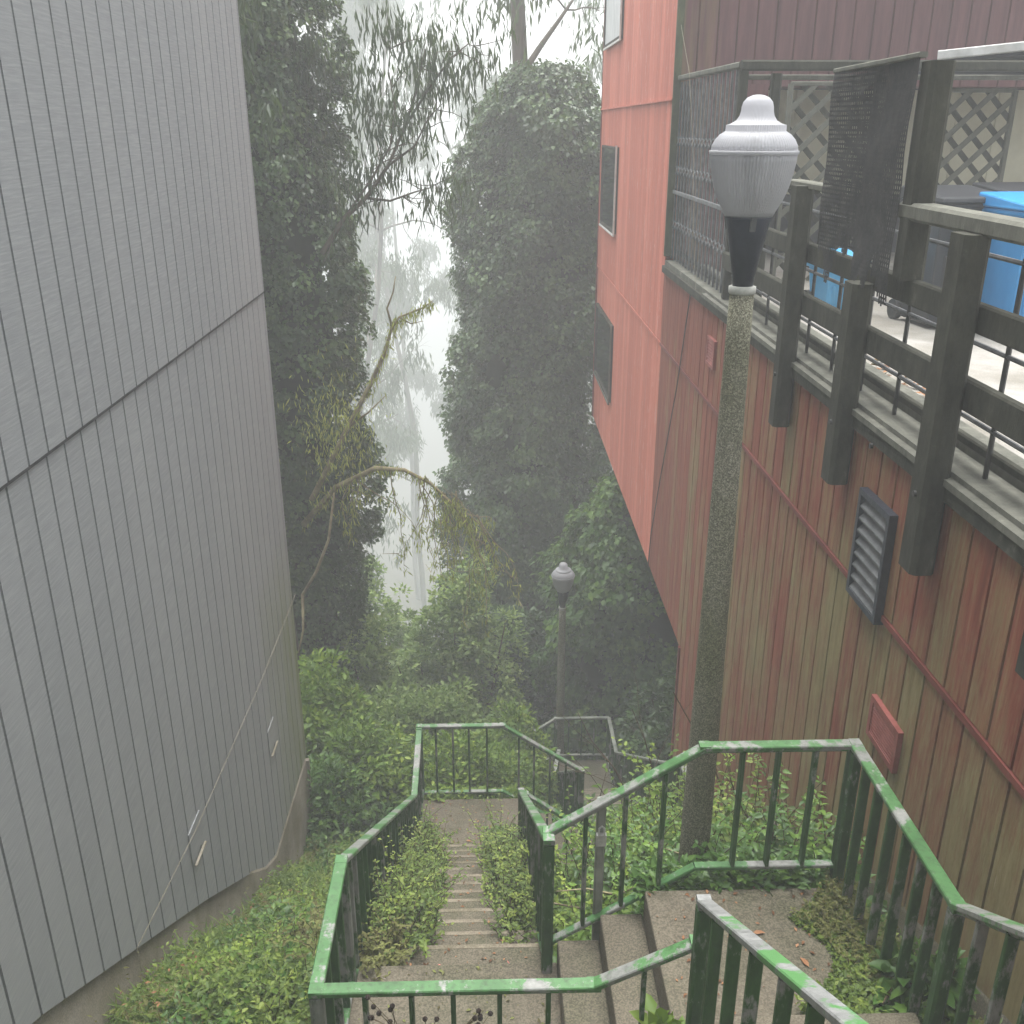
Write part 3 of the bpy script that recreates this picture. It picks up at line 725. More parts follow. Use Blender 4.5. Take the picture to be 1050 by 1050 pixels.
# lattices
def lattice(label, x0, x1, y, z0, z1, sp=.3, x0b=None):
    t = thing('lattice_panel', label, 'lattice', ((x0 + x1) / 2, y, z0), 'timber lattice panels across the deck')
    def diag(sign, yoff, wd):
        q = MB(); L = (x1 - x0) + (z1 - z0); c = 0
        while c < L:
            if sign > 0: # z - z0 = (x - x0) - c + (z1-z0)
                pts = []
                k0 = c - (z1 - z0)
                xa = max(x0, x0 + k0); xb = min(x1, x0 + c)
                za = z0 + (xa - x0) - k0; zb_ = z0 + (xb - x0) - k0
                za = min(za, z1); zb_ = min(zb_, z1)
                xa2 = x0 + max(0, k0); xb2 = min(x1, x0 + c)
                p = (xa2, y + yoff, z0 + (xa2 - x0) - k0); r_ = (xb2, y + yoff, z0 + (xb2 - x0) - k0)
            if sign > 0:
                # x - z = const : from bottom/left to top/right
                s0 = c - (z1 - z0)
                xa = x0 + max(s0, 0); za = z0 + max(-s0, 0)
                ln = min(x1 - xa, z1 - za)
                p = (xa, y + yoff, za); r_ = (xa + ln, y + yoff, za + ln)
            else:
                xa = x0 + max(c - (z1 - z0), 0); za = z0 + min(c, z1 - z0)
                ln = min(x1 - xa, za - z0)
                p = (xa, y + yoff, za); r_ = (xa + ln, y + yoff, za - ln)
            if ln > .05: q.bar(p, r_, .012, wd, up=(0, 0, 1))
            c += sp
        return q
    diag(1, -.012, .065).build('slats', M['lattice'], t); diag(-1, .012, .065).build('slats', M['wood'], t)
    fr = MB(); fr.bar((x0, y, z0), (x0, y, z1), .06, .06, up=(0, 1, 0)); fr.bar((x1, y, z0), (x1, y, z1), .06, .06, up=(0, 1, 0)); fr.bar((x0, y, z1), (x1, y, z1), .05, .05)
    fr.build('frame', M['lattice'], t)
lattice('lattice panel with cream wall behind, between lamp globe and mesh screen', 3.6, 4.95, 12.4, -1.8, .47)
lattice('wide lattice panel behind the bins, right of the mesh screen', 5.15, 6.28, 12.4, -1.8, .40)

# wheelie bins
def wheelie(label, x, y, z, wx, wy, h, mm, lidm, rz=0, text=None):
    t = thing('wheelie_bin', label, 'bin', (x, y, z), None); t.rotation_euler.z = rz
    def L(v): return v
    def B_(name, mb_, m_, par=t, bev=.015):
        me = bpy.data.meshes.new(name); me.from_pydata(mb_.v, [], mb_.f); me.materials.append(m_)
        o = bpy.data.objects.new(name, me); C.objects.link(o); o.parent = par
        if bev: b = o.modifiers.new('edge', 'BEVEL'); b.width = bev; b.segments = 2; b.limit_method = 'ANGLE'
        return o
    a = .80
    mbd = MB(); bw, bd = wx / 2 * a, wy / 2 * a; tw, td = wx / 2, wy / 2; h1 = h * .88
    mbd.add([(-bw, -bd, .04), (bw, -bd, .04), (bw, bd, .04), (-bw, bd, .04), (-tw, -td, h1), (tw, -td, h1), (tw, td, h1), (-tw, td, h1)],
            [(3, 2, 1, 0), (0, 1, 5, 4), (1, 2, 6, 5), (2, 3, 7, 6), (3, 0, 4, 7), (4, 5, 6, 7)])
    mbd.box(-tw - .02, tw + .02, -td - .02, td + .02, h1 - .04, h1 + .01)
    # recessed rib panels on the front
    for sx in (-.6, 0, .6): mbd.add([(sx * bw - .02, -bd - .012, .1), (sx * bw + .02, -bd - .012, .1), (sx * tw + .02, -td * .93 - .018, h1 * .6), (sx * tw - .02, -td * .93 - .018, h1 * .6),
                                     (sx * bw - .02, -bd + .02, .1), (sx * bw + .02, -bd + .02, .1), (sx * tw + .02, -td * .93 + .02, h1 * .6), (sx * tw - .02, -td * .93 + .02, h1 * .6)],
                                    [(0, 1, 2, 3), (0, 3, 7, 4), (1, 5, 6, 2), (3, 2, 6, 7), (0, 4, 5, 1)])
    B_('body', mbd, mm)
    lid = MB(); lz = h1 + .012
    lid.add([(-tw - .035, -td - .05, lz), (tw + .035, -td - .05, lz), (tw + .035, td + .03, lz), (-tw - .035, td + .03, lz),
             (-tw - .02, -td - .035, lz + .05), (tw + .02, -td - .035, lz + .05), (tw + .02, td + .03, lz + .12), (-tw - .02, td + .03, lz + .12)],
            [(3, 2, 1, 0), (0, 1, 5, 4), (1, 2, 6, 5), (2, 3, 7, 6), (3, 0, 4, 7), (4, 5, 6, 7)])
    lo = B_('lid', lid, lidm)
    hd = MB(); hd.tube([(-tw * .8, td + .05, lz + .03), (tw * .8, td + .05, lz + .03)], .018, 8); B_('handle', hd, mm, bev=0)
    for sx in (-1, 1):
        wv = MB(); wv.tube([(sx * (bw + .02) - .03, bd + .02, .1), (sx * (bw + .02) + .03, bd + .02, .1)], .1, 16); B_('wheel', wv, M['iron'], bev=0)
    if text:
        cu = bpy.data.curves.new('lettering', 'FONT'); cu.body = text; cu.size = .085; cu.align_x = 'CENTER'; cu.extrude = .002
        tmp = bpy.data.objects.new('tmp', cu); C.objects.link(tmp)
        bpy.context.view_layer.update(); me = bpy.data.meshes.new_from_object(tmp); bpy.data.objects.remove(tmp)
        me.materials.clear(); me.materials.append(M['white'])
        o = bpy.data.objects.new('lettering', me); C.objects.link(o); o.parent = t
        o.location = (0, -td - .004 - .03, h1 * .80 - .0); o.rotation_euler = (math.pi / 2 + .10, 0, 0)
        if 'REC' in text:
            em = MB()
            for k_ in range(3):
                t0 = k_ * 2.094 + .2; em.tube([(.05 * math.cos(t0 + s), -td - .03, h1 * .80 - .1 + .05 * math.sin(t0 + s)) for s in (0, .5, 1., 1.5)], [.012, .012, .02, .004], 6)
            B_('emblem', em, M['white'], bev=0)
    return t
wheelie('black wheelie bin behind the deck fence, right of the mesh post', 4.42, 9.5, -1.8, .66, .7, 1.3, M['binblack'], M['binblack'], .12, 'LANDFILL')
wheelie('bright blue recycling bin at the right edge of the deck', 4.9, 8.9, -1.8, .66, .72, 1.27, M['binblue'], M['binblue'], .1, 'RECYCLE')
wheelie('dark bin standing behind the bright blue recycling bin', 5.35, 10.0, -1.8, .66, .72, 1.3, M['binblack'], M['binblack'], .1)
wheelie('small pale blue bin seen low through the fence, left of the black bin', 3.62, 10.2, -1.8, .42, .42, .55, M['bluebox'], M['bluebox'], .2)

# ------------------------------------------------------------------ street lamps
def lamp(label, base, ztop, s=1.0):
    bx_, by_, bz_ = base; zt = ztop     # zt = tip of the globe
    t = thing('street_lamp', label, 'lamp', base, 'street lamps along the stairs')
    c = (bx_, by_, zt)
    zc = -.955 * s
    po = MB(); n = 14; H = zt + zc - bz_
    po.tube([(bx_, by_, bz_ + H * i / n) for i in range(n + 1)], [(.103 - .038 * (i / n)) * s for i in range(n + 1)], 24)
    po.build('pole', M['aggregate'], t, smooth=True)
    MB().lathe(c, [(.066 * s, zc - .02 * s), (.073 * s, zc - .01 * s), (.073 * s, zc + .02 * s), (.06 * s, zc + .025 * s)], 32).build('ring', M['ringstone'], t, smooth=True)
    col = MB().lathe(c, [(.055 * s, zc + .025 * s), (.058 * s, zc + .08 * s), (.062 * s, zc + .085 * s), (.106 * s, -.64 * s), (.114 * s, -.60 * s), (.118 * s, -.585 * s), (.125 * s, -.565 * s)], 32)
    co = col.build('collar', M['lampmetal'], t, smooth=True)
    bl = MB()
    for a in (0.5, 2.6, 4.7): bl.bar((bx_ + .108 * s * math.cos(a), by_ + .108 * s * math.sin(a), zt - .64 * s), (bx_ + .122 * s * math.cos(a), by_ + .122 * s * math.sin(a), zt - .57 * s), .03 * s, .012 * s)
    bl.build('clip', M['gate'], t)
    prof = [(.122, -.572), (.135, -.545), (.165, -.49), (.188, -.43), (.205, -.36), (.214, -.30), (.217, -.268)]
    MB().lathe(c, [(a * s, b * s) for a, b in prof], 480 if s >= 1 else 96, .011, 80).build('bowl', M['globe'], t, smooth=True)
    MB().lathe(c, [(a * s, b * s) for a, b in ((.217, -.268), (.226, -.264), (.227, -.25), (.218, -.246))], 64).build('band', M['globe'], t, smooth=True)
    prof = [(.217, -.246), (.212, -.215), (.198, -.18), (.175, -.148), (.155, -.132), (.150, -.128), (.149, -.095), (.148, -.09), (.125, -.082), (.1, -.062), (.086, -.035), (.080, -.005), (.0785, .02), (.072, .05), (.055, .075), (.03, .09), (.012, .094)]
    prof = [(a, b * 1.0 - .105 + .0) for a, b in prof]
    # keep the cap's lower rim on the band
    prof = [(a, -.246 + (b + .351) * .77) for a, b in prof]
    MB().lathe(c, [(a * s, b * s) for a, b in prof], 480 if s >= 1 else 96, .011, 80).build('cap', M['globe'], t, smooth=True)
    MB().lathe(c, [(.012 * s, -.01 * s), (.012 * s, .004 * s), (.005 * s, .012 * s)], 12).build('finial', M['ringstone'], t)
    MB().lathe(c, [(.05 * s, -.57 * s), (.055 * s, -.5 * s), (.03 * s, -.48 * s), (.03 * s, -.42 * s)], 24).build('socket', M['iron'], t, smooth=True)
    MB().lathe(c, [(.02 * s, -.42 * s), (.045 * s, -.36 * s), (.05 * s, -.28 * s), (.03 * s, -.2 * s), (.005 * s, -.18 * s)], 24).build('bulb', M['ringstone'], t, smooth=True)
lamp('large near street lamp with pebbled concrete pole and ribbed white globe', (1.38, 5.3, -4.9), .135 + .0)
lamp('small distant street lamp standing in the mist beyond the stairs', (1.45, 17.25, -13.2), -7.9, 1.02)

# ------------------------------------------------------------------ vegetation builders
def ivy_column(name, label, cx, cy, z0, z1, rad, nleaf, lsize, seed, m_=None, lean=(0, 0), group=None, per=70, crad=.42, thin_top=True, prof=None, drop=0):
    rg = np.random.default_rng(seed)
    t = thing(name, label, 'tree', (cx, cy, z0), group)
    H = z1 - z0
    def cen(f): return np.stack([cx + lean[0] * f + .25 * np.sin(f * 5 + seed), cy + lean[1] * f + .2 * np.cos(f * 4 + seed)], -1)
    def radf(f, a):
        base = np.interp(f, *(prof if prof else ([0, .1, .5, .85, .97, 1], [1.1, 1.15, 1.0, .85, .6, .25])))
        lob = 1 + .16 * np.sin(3 * a + 9 * f + seed) + .12 * np.sin(5 * a - 17 * f + 2 * seed) + .09 * np.sin(2 * a + 31 * f) + .06 * np.sin(7 * a + 47 * f)
        return rad * base * lob
    # trunk and limbs
    fs = np.linspace(0, 1, 14); cc = cen(fs)
    MB().tube([(c[0], c[1], z0 + H * f) for c, f in zip(cc, fs)], [rad * .28 * (1 - .7 * f) for f in fs], 12).build('trunk', M['bark'], t, smooth=True)
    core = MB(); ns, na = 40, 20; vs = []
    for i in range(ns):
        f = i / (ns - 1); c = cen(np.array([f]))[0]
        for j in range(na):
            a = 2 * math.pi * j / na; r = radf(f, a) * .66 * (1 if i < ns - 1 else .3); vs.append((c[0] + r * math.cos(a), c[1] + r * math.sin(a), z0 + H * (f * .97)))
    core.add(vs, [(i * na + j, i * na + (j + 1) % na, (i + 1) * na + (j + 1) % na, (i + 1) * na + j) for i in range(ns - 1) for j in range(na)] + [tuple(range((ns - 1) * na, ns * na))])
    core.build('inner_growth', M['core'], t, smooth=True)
    nC = nleaf // per
    f = rg.random(nC) ** .95; a = rg.random(nC) * 2 * math.pi; r = radf(f, a) * rg.uniform(.78, 1.05, nC)
    c = cen(f); out = np.stack([np.cos(a), np.sin(a), np.full(nC, .25)], 1)
    Cn = np.stack([c[:, 0] + r * np.cos(a), c[:, 1] + r * np.sin(a), z0 + H * f], 1)
    P, d, tone = clumps(Cn, rg.uniform(.55, 1.15, nC) * crad, per, unit(out), rg)
    o2 = np.repeat(unit(out), per, 0)
    D = unit(o2 * .5 + np.array([0, 0, -.8]) + rg.normal(size=P.shape) * .5)
    NRM = unit(o2 * .7 + d * .6 + np.array([0, 0, .5]) + rg.normal(size=P.shape) * .35)
    sz = lsize * rg.uniform(.65, 1.25, len(P))
    leaves('foliage', P, D, NRM, sz, sz * .8, m_ or M['ivy'], t, tone=tone, rg=rg)
    return t, cen

def branch(mb_, p, d, L, r, rg, depth=0, maxd=3, tips=None, droop=.0, wig=.25, seg=6, split=(2, 4), keep=.6):
    pts = [np.array(p, float)]; rr = [r]; n = seg; d = unit(np.array(d, float))
    for i in range(n):
        d = unit(d + rg.normal(size=3) * wig * .35 + np.array([0, 0, -droop])); pts.append(pts[-1] + d * L / n); rr.append(r * (1 - (i + 1) / n * (1 - .35)))
    mb_.tube(pts, rr, 8 if depth == 0 else 5)
    if tips is not None and depth >= maxd - 1: tips.append((pts[-1], d)); tips.append((pts[n // 2], d))
    if depth < maxd:
        for _ in range(rg.integers(*split)):
            k_ = rg.integers(2, n + 1); nd = unit(d + rg.normal(size=3) * .7)
            branch(mb_, pts[k_], nd, L * keep * rg.uniform(.7, 1.1), rr[k_] * .6, rg, depth + 1, maxd, tips, droop, wig, max(4, seg - 1), split, keep)
    return pts

def gum_tree(label, x, y, z0, H, r, seed, nspray, leafL, spread, m_=None, start=.35, nlimb=10, group='misty eucalyptus trees', per=34, lean=0, limbup=.9, wander=.07, name='eucalyptus_tree', sprayr=.9):
    rg = np.random.default_rng(seed)
    t = thing(name, label, 'tree', (x, y, z0), group)
    tr = MB(); pts = []; p = np.array([x, y, z0], float); d = np.array([lean, 0, 1.])
    n = 14
    for i in range(n + 1):
        pts.append(p.copy()); d = unit(d + rg.normal(size=3) * np.array([wander, wander, 0])); p = p + d * H / n
    tr.tube(pts, [r * (1 - .8 * i / n) for i in range(n + 1)], 10); tr.build('trunk', M['bark'], t, smooth=True)
    br = MB(); tips = []
    for k_ in range(nlimb):
        f = start + (1 - start) * (k_ + .5) / nlimb; i = min(n - 1, int(f * n)); a = rg.random() * 6.283
        branch(br, pts[i], (math.cos(a), math.sin(a), limbup * rg.uniform(.5, 1.2)), spread * (1.15 - .5 * f), r * .35 * (1.1 - f * .6), rg, 0, 2, tips, .05, .3, 6, (2, 5), .6)
    br.build('limbs', M['bark'], t, smooth=True)
    T = np.array([q[0] for q in tips]); sel = rg.integers(0, len(T), nspray)
    cen_ = T[sel] + rg.normal(size=(nspray, 3)) * sprayr * np.array([.7, .7, .5])
    P = np.repeat(cen_, per, 0) + rg.normal(size=(nspray * per, 3)) * sprayr * np.array([.28, .28, .55])
    D = unit(np.array([0, 0, -1]) + rg.normal(size=P.shape) * .3)
    tone = np.repeat(rg.random(nspray), per) * .6 + rg.random(len(P)) * .4
    L_ = leafL * rg.uniform(.7, 1.3, len(P))
    leaves('foliage', P, D, rg.normal(size=P.shape), L_, L_ * .2, m_ or M['gum'], t, tone=tone, rg=rg)
    return t

def shrub(label, x, y, rx, ry, h, nC, per, ls, seed, m_=None, z0=None, crad=.22, name='shrub', group='shrubs beside the stairs', asp=.55, six=True, shape=1.0, cat='bush', stems=7):
    rg = np.random.default_rng(seed)
    z0 = float(ground(x, y)) - .05 if z0 is None else z0
    t = thing(name, label, cat, (x, y, z0), group)
    st = MB(); ends = []
    for i in range(stems):
        a = rg.random() * 6.283; q = rg.random() ** .5
        e = np.array([x + rx * q * .8 * math.cos(a), y + ry * q * .8 * math.sin(a), z0 + h * rg.uniform(.5, .78)])
        b = np.array([x + rx * .25 * math.cos(a), y + ry * .25 * math.sin(a), z0]); m1 = (b + e) / 2 + rg.normal(size=3) * .1
        rad_ = .01 + .006 * h
        st.tube([b, (b + m1) / 2, m1, (m1 + e) / 2, e], [rad_, rad_ * .8, rad_ * .6, rad_ * .45, rad_ * .3], 5)
        for _ in range(3): st.tube([m1, m1 + rg.normal(size=3) * .25 * h * .5 + (0, 0, .15 * h)], [rad_ * .45, rad_ * .2], 4)
    st.build('stems', M['twig_dark'], t)
    u = sph(nC, rg); u[:, 2] = np.abs(u[:, 2]) * 1.15 - .15
    rr = rg.random(nC) ** .35
    lob = 1 + .22 * np.sin(4 * np.arctan2(u[:, 1], u[:, 0]) + seed) + .15 * np.sin(6 * u[:, 2] + seed)
    Cn = np.stack([x + rx * u[:, 0] * rr * lob, y + ry * u[:, 1] * rr * lob, z0 + h * np.clip(u[:, 2] * rr, -.05, 2) * (1 + .15 * np.sin(seed + 3 * u[:, 0]))], 1)
    gz = ground(Cn[:, 0], Cn[:, 1]); Cn[:, 2] = np.maximum(Cn[:, 2], gz + .05)
    P, d, tone = clumps(Cn, rg.uniform(.6, 1.2, nC) * crad, per, unit(u + (0, 0, .3)), rg)
    D = unit(d + rg.normal(size=P.shape) * .5 + np.array([0, 0, -.1]))
    sz = ls * rg.uniform(.55, 1.3, len(P))
    leaves('foliage', P, D, unit(np.array([0, 0, 1.]) + d * .5 + rg.normal(size=P.shape) * .45), sz, sz * asp, m_ or M['bush'], t, tone=tone, six=six, rg=rg)
    return t

def weed(name, label, x, y, rx, ry, h, nsh, ls, seed, m_, z0, group, cat='weed', nl=16, flop=.5, asp=.55, stem=.004, bound=None):
    """a plant of arching leafy shoots rooted in a small patch"""
    rg = np.random.default_rng(seed)
    t = thing(name, label, cat, (x, y, z0 if z0 is not None else float(ground(x, y))), group)
    st = MB(); P = []; D = []; SZ = []; TN = []
    for i in range(nsh):
        a = rg.random() * 6.283; q = rg.random() ** .5
        bx_, by_ = x + rx * q * math.cos(a), y + ry * q * math.sin(a)
        bz_ = z0 if z0 is not None else float(ground(bx_, by_)) - .02
        hh = h * (rg.uniform(.35, 1.0) if rg.random() > .12 else rg.uniform(1., 1.35)); az = rg.random() * 6.283; lean = flop * rg.uniform(.2, 1.) * hh
        n = 6; pts = []
        for k_ in range(n + 1):
            f = k_ / n; pts.append(np.array([bx_ + math.cos(az) * lean * f ** 1.6, by_ + math.sin(az) * lean * f ** 1.6, bz_ + hh * (f - .28 * f ** 3)]) + rg.normal(size=3) * .008)
        st.tube(pts, [stem * (1 - .75 * k_ / n) for k_ in range(n + 1)], 4, caps=False)
        tn = rg.random() * .6
        m = int(nl * rg.uniform(.7, 1.3))
        for k_ in range(m):
            f = .12 + .88 * (k_ + rg.random()) / m; j = min(n - 1, int(f * n)); g = f * n - j
            p = pts[j] * (1 - g) + pts[j + 1] * g; aa = k_ * 2.4 + rg.random() * .8
            d = np.array([math.cos(aa), math.sin(aa), rg.uniform(-.25, .6)])
            P.append(p); D.append(d); SZ.append(ls * rg.uniform(.6, 1.25) * (1.1 - .5 * f)); TN.append(tn + .25 * f + .2 * rg.random())
    st.build('stems', M['twig_dark'], t)
    P = np.array(P); D = np.array(D); SZ = np.array(SZ)
    leaves('foliage', P, D, np.array([0, 0, 1.]) + rg.normal(size=P.shape) * .3, SZ, SZ * asp, m_, t, tone=np.array(TN), six=True, rg=rg)
    return t

# ---- the two ivy clad trees
ivy_column('ivy_tree', 'massive dark ivy-covered tree in the middle, left of the red house', 1.2, 25., -18.5, 1.2, 1.8, 210000, .125, 3,
           prof=([0, .15, .34, .5, .62, .78, .9, .96, 1], [.85, .9, .98, 1.12, .98, .98, .88, .75, .3]), per=70, crad=.42)
ivy_column('ivy_tree', 'dark ivy-covered tree beside the grey house, bright leaves low down', -4.05, 17.5, -14.5, 3.5, 1.5, 170000, .095, 11, m_=M['ivy'],
           prof=([0, .2, .45, .6, .8, 1], [.95, .9, .93, 1.0, .95, .7]), per=70, crad=.33)
# crown limbs out of the top of the middle tree
gum_tree('bare-limbed eucalyptus top rising out of the middle ivy tree', 1.35, 25.3, -16, 30, .36, 31, 200, .3, 3.2, start=.62, nlimb=10, per=26, sprayr=.6, wander=.012)
# eucalyptus with drooping leaves over the left ivy tree
gum_tree('eucalyptus with long drooping leaves hanging over the left ivy tree', -3.6, 16.2, -13.5, 21, .33, 8, 430, .24, 1.9, start=.58, nlimb=14, per=44, sprayr=.5, limbup=.35, wander=.02)
gum_tree('slim eucalyptus reaching into the gap with hanging leaf clusters', -3.4, 19.0, -15.5, 21, .22, 77, 210, .3, 3.8, start=.6, nlimb=8, per=34, sprayr=.5, limbup=.3)
# pale trees far back
far = [(-5.5, 78, 60, 5, 1000), (-2.2, 84, 62, 6, 900), (4.6, 46, 37, 21, 150), (-7.6, 95, 70, 9, 900), (7.5, 62, 50, 14, 200), (-9.5, 60, 50, 25, 200), (1.9, 58, 47, 33, 120), (12, 70, 58, 52, 200)]
lab = ['misty pale eucalyptus standing in the gap between the two ivy trees', 'faint tall eucalyptus behind the middle ivy tree', 'slender foggy trunks rising right of the middle ivy tree top',
       'faintest eucalyptus deep in the fog at the centre of the gap', 'hazy eucalyptus top beside the upper corner of the red house', 'misty eucalyptus crown behind the left ivy tree top',
       'thin foggy eucalyptus behind the top of the middle ivy tree', 'hazy eucalyptus hidden mostly behind the red house']
for (x, y, H, sd_, nsp), l in zip(far, lab):
    gum_tree(l, x, y, float(ground(x, y)) - 1, H, .27, sd_, nsp, .55, 5.2, start=.3, nlimb=14, per=30, sprayr=.8)
# lighter ivy tree under the red house
ivy_column('ivy_tree', 'green ivy-covered tree under the overhang of the red house', 3.5, 19.5, -15, -7.0, 1.7, 52000, .14, 19, m_=M['ivy_light'], prof=([0, .3, .7, .9, 1], [1.2, 1.2, 1., .7, .2]), per=50, crad=.4)
shrub('dark leafy bush behind the farthest railing and lamp', 1.0, 20.5, 2.4, 1.6, 5.0, 700, 60, .15, 61, m_=M['ivy'], crad=.4, six=False, asp=.75)
shrub('dark bush under the overhanging red house beside the far steps', 3.7, 14.6, 1.1, 2.4, 3.4, 520, 60, .13, 62, m_=M['ivy'], crad=.33, six=False, asp=.75)
# bushes on the left beyond the stairs
bl = [('bright green bush against the corner of the grey house', -2.6, 13.0, 1.25, 1.2, 2.9, 520, 44, .12, 71, 'bush'),
      ('bright green bush left of the square landing', -1.75, 12.0, 1.0, .9, 1.9, 420, 44, .1, 72, 'bush'),
      ('leafy bush directly behind the square landing railing', -.3, 11.9, 1.15, .8, 1.75, 420, 44, .09, 73, 'bush'),
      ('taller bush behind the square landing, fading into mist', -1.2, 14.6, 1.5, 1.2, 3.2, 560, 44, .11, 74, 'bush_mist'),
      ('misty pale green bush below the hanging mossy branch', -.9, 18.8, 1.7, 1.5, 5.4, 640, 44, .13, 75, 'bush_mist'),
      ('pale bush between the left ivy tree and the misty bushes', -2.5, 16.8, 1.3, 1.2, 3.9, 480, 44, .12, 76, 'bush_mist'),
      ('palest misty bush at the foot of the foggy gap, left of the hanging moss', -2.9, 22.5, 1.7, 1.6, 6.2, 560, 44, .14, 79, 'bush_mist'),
      ('darker shrub between the square landing and the far lamp', .35, 13.6, .75, 1.2, 1.9, 340, 44, .1, 77, 'bush'),
      ('dense low shrub at the foot of the grey house corner', -2.15, 11.3, .75, .6, 1.15, 300, 44, .09, 78, 'ivy_light')]
for (l, x, y, rx, ry, h, nC, per, ls, sd_, mm) in bl: shrub(l, x, y, rx, ry, h, nC, per, ls, sd_, m_=M[mm], crad=.27, six=False)
# shrubs between upper railing and red wall
sr = [('glossy bramble bush behind the upper railing, right of the lamp pole', 1.95, 5.3, .5, .4, 1.0, 190, 26, .085, 81, 'fern'),
      ('leafy bush around the base of the near lamp pole', 1.2, 5.75, .5, .4, .9, 150, 26, .08, 82, 'fern'),
      ('bright yellow-green bush behind the three short steps', .95, 6.9, .55, .7, .85, 190, 26, .075, 83, 'bush'),
      ('tall leafy shoots against the red wall left of the lamp pole', 1.75, 7.6, .6, .8, 1.45, 240, 26, .08, 84, 'bush'),
      ('leafy bush against the red wall right of the lamp pole', 2.2, 6.4, .28, .7, 1.25, 150, 26, .08, 85, 'weed'),
      ('low bush beside the thick near post of the stairs', .7, 5.6, .3, .5, .5, 90, 26, .065, 86, 'bush')]
for (l, x, y, rx, ry, h, nC, per, ls, sd_, mm) in sr: weed('shrub', l, x, y, rx, ry, h * 1.15, int(nC * .75), ls * 1.05, sd_, M[mm], None, 'shrubs beside the stairs', 'bush', nl=24, flop=.4, stem=.006)
# weeds along the stair edges: each clump sits on its step
def stair_z(y): 
    if y < 4.725: return -4.95
    if y > 8.97: return -7.85
    return -4.95 - 2.9 / 14 * (int((y - 4.725) / (4.245 / 13)) + 1)
for i, (l, x, y, rx, ry, h, mm) in enumerate([
    ('bright leafy weed filling the left edge of the stairs near the lower landing', -.62, 5.3, .22, .32, .55, 'weed'),
    ('tall yellowish weed on the left edge a few steps down', -.64, 6.1, .2, .38, .55, 'weed'),
    ('feathery weed halfway down the left edge of the stairs', -.62, 7.0, .2, .4, .5, 'weed'),
    ('brownish weed near the bottom of the left stair edge', -.66, 8.0, .17, .4, .42, 'weed_dry'),
    ('reddish low weed at the top left corner of the long stairs', -.75, 4.85, .15, .2, .3, 'weed_dry'),
    ('small weed tuft at the left of the square landing', -.72, 8.9, .12, .25, .35, 'weed'),
    ('leafy weed by the right edge a few steps down', .2, 5.6, .13, .4, .4, 'weed'),
    ('bushy weed midway down the right edge of the stairs', .14, 6.6, .17, .45, .45, 'weed'),
    ('tall bushy weed low on the right edge of the stairs', .12, 7.7, .19, .5, .55, 'weed'),
    ('dark weed spreading onto the square landing from the right', .12, 8.75, .18, .22, .32, 'fern')]):
    weed('weed_clump', l, x, y, rx * 1.05, ry * 1.1, h * 1.25, int(70 + 900 * rx * ry), .05 if mm != 'fern' else .06, 100 + i, M[mm], stair_z(y) , 'weeds on the long stairs', nl=17, flop=.55)

# ground cover: leaf rosettes and shoots nobody could count
def cover(name, label, fn, n, hmin, hmax, per, ls, m_, seed, zf=None, asp=.5):
    rg = np.random.default_rng(seed); xy = fn(rg, n); X, Y = xy[:, 0], xy[:, 1]
    Z = ground(X, Y) if zf is None else zf(X, Y)
    hm = hmin + (hmax - hmin) * (rg.random(n) ** 1.6) * (.5 + .5 * np.sin(X * 3.1 + seed) * np.sin(Y * 2.3 + 1.3 * seed)) 
    k_ = np.repeat(np.arange(n), per); f = rg.random(n * per)
    a = rg.random(n * per) * 6.283
    lean = rg.normal(size=(n, 2)) * .3
    P = np.stack([X[k_] + lean[k_, 0] * hm[k_] * f, Y[k_] + lean[k_, 1] * hm[k_] * f, Z[k_] + hm[k_] * f + .0], 1)
    D = np.stack([np.cos(a), np.sin(a), rg.normal(size=len(a)) * .4 + .25], 1)
    tone = rg.random(n)[k_] * .5 + rg.random(len(a)) * .3 + .2 * f
    # pockets of different vigour
    tone = tone * .75 + .25 * (.5 + .5 * np.sin(P[:, 0] * 4.1 + seed) * np.sin(P[:, 1] * 3.3))
    sz = ls * rg.uniform(.5, 1.4, len(a))
    o = leaves(name, P, D, np.array([0, 0, 1.]) + rg.normal(size=P.shape) * .4, sz, sz * asp, m_, None, (X.mean(), Y.mean(), Z.mean()), tone=tone, six=False, rg=rg)
    return tag(o, label, 'plants', None, 'stuff')
def rect(x0, x1, y0, y1): return lambda rg, n: np.stack([rg.uniform(x0, x1, n), rg.uniform(y0, y1, n)], 1)
cover('ground_cover', 'green weeds covering the slope between the grey house and the left railing', rect(-2.44, -.93, 3.0, 11.2), 21000, .03, .34, 9, .043, M['weed'], 201)
cover('ground_cover', 'bright broad leaves scattered over the slope by the grey house', rect(-2.2, -.95, 3.4, 11.0), 1700, .06, .38, 9, .075, M['fern'], 202)
cover('dry_weeds', 'brown dead stalks and withered weeds among the green on the grey house slope', rect(-2.4, -.95, 3.2, 10.5), 5200, .04, .36, 6, .045, M['weed_dry'], 213, asp=.3)
cover('grass', 'thin yellow-green grass along the foot of the grey house', rect(-2.48, -1.0, 3.0, 9.5), 5000, .05, .3, 5, .13, M['weed'], 203, asp=.07)
cover('ground_cover', 'low dark weeds behind the upper railing on the slope', rect(.42, 2.5, 4.75, 9.0), 8500, .04, .32, 9, .06, M['fern'], 204)
cover('ground_cover', 'bright weeds on the slope beside the right railing of the stairs', rect(.42, 1.6, 4.9, 9.0), 3000, .05, .35, 9, .06, M['bush'], 205)
def zland(X, Y): return np.where((X > .95) & (X < 2.2), -4.34, ground(X, Y))
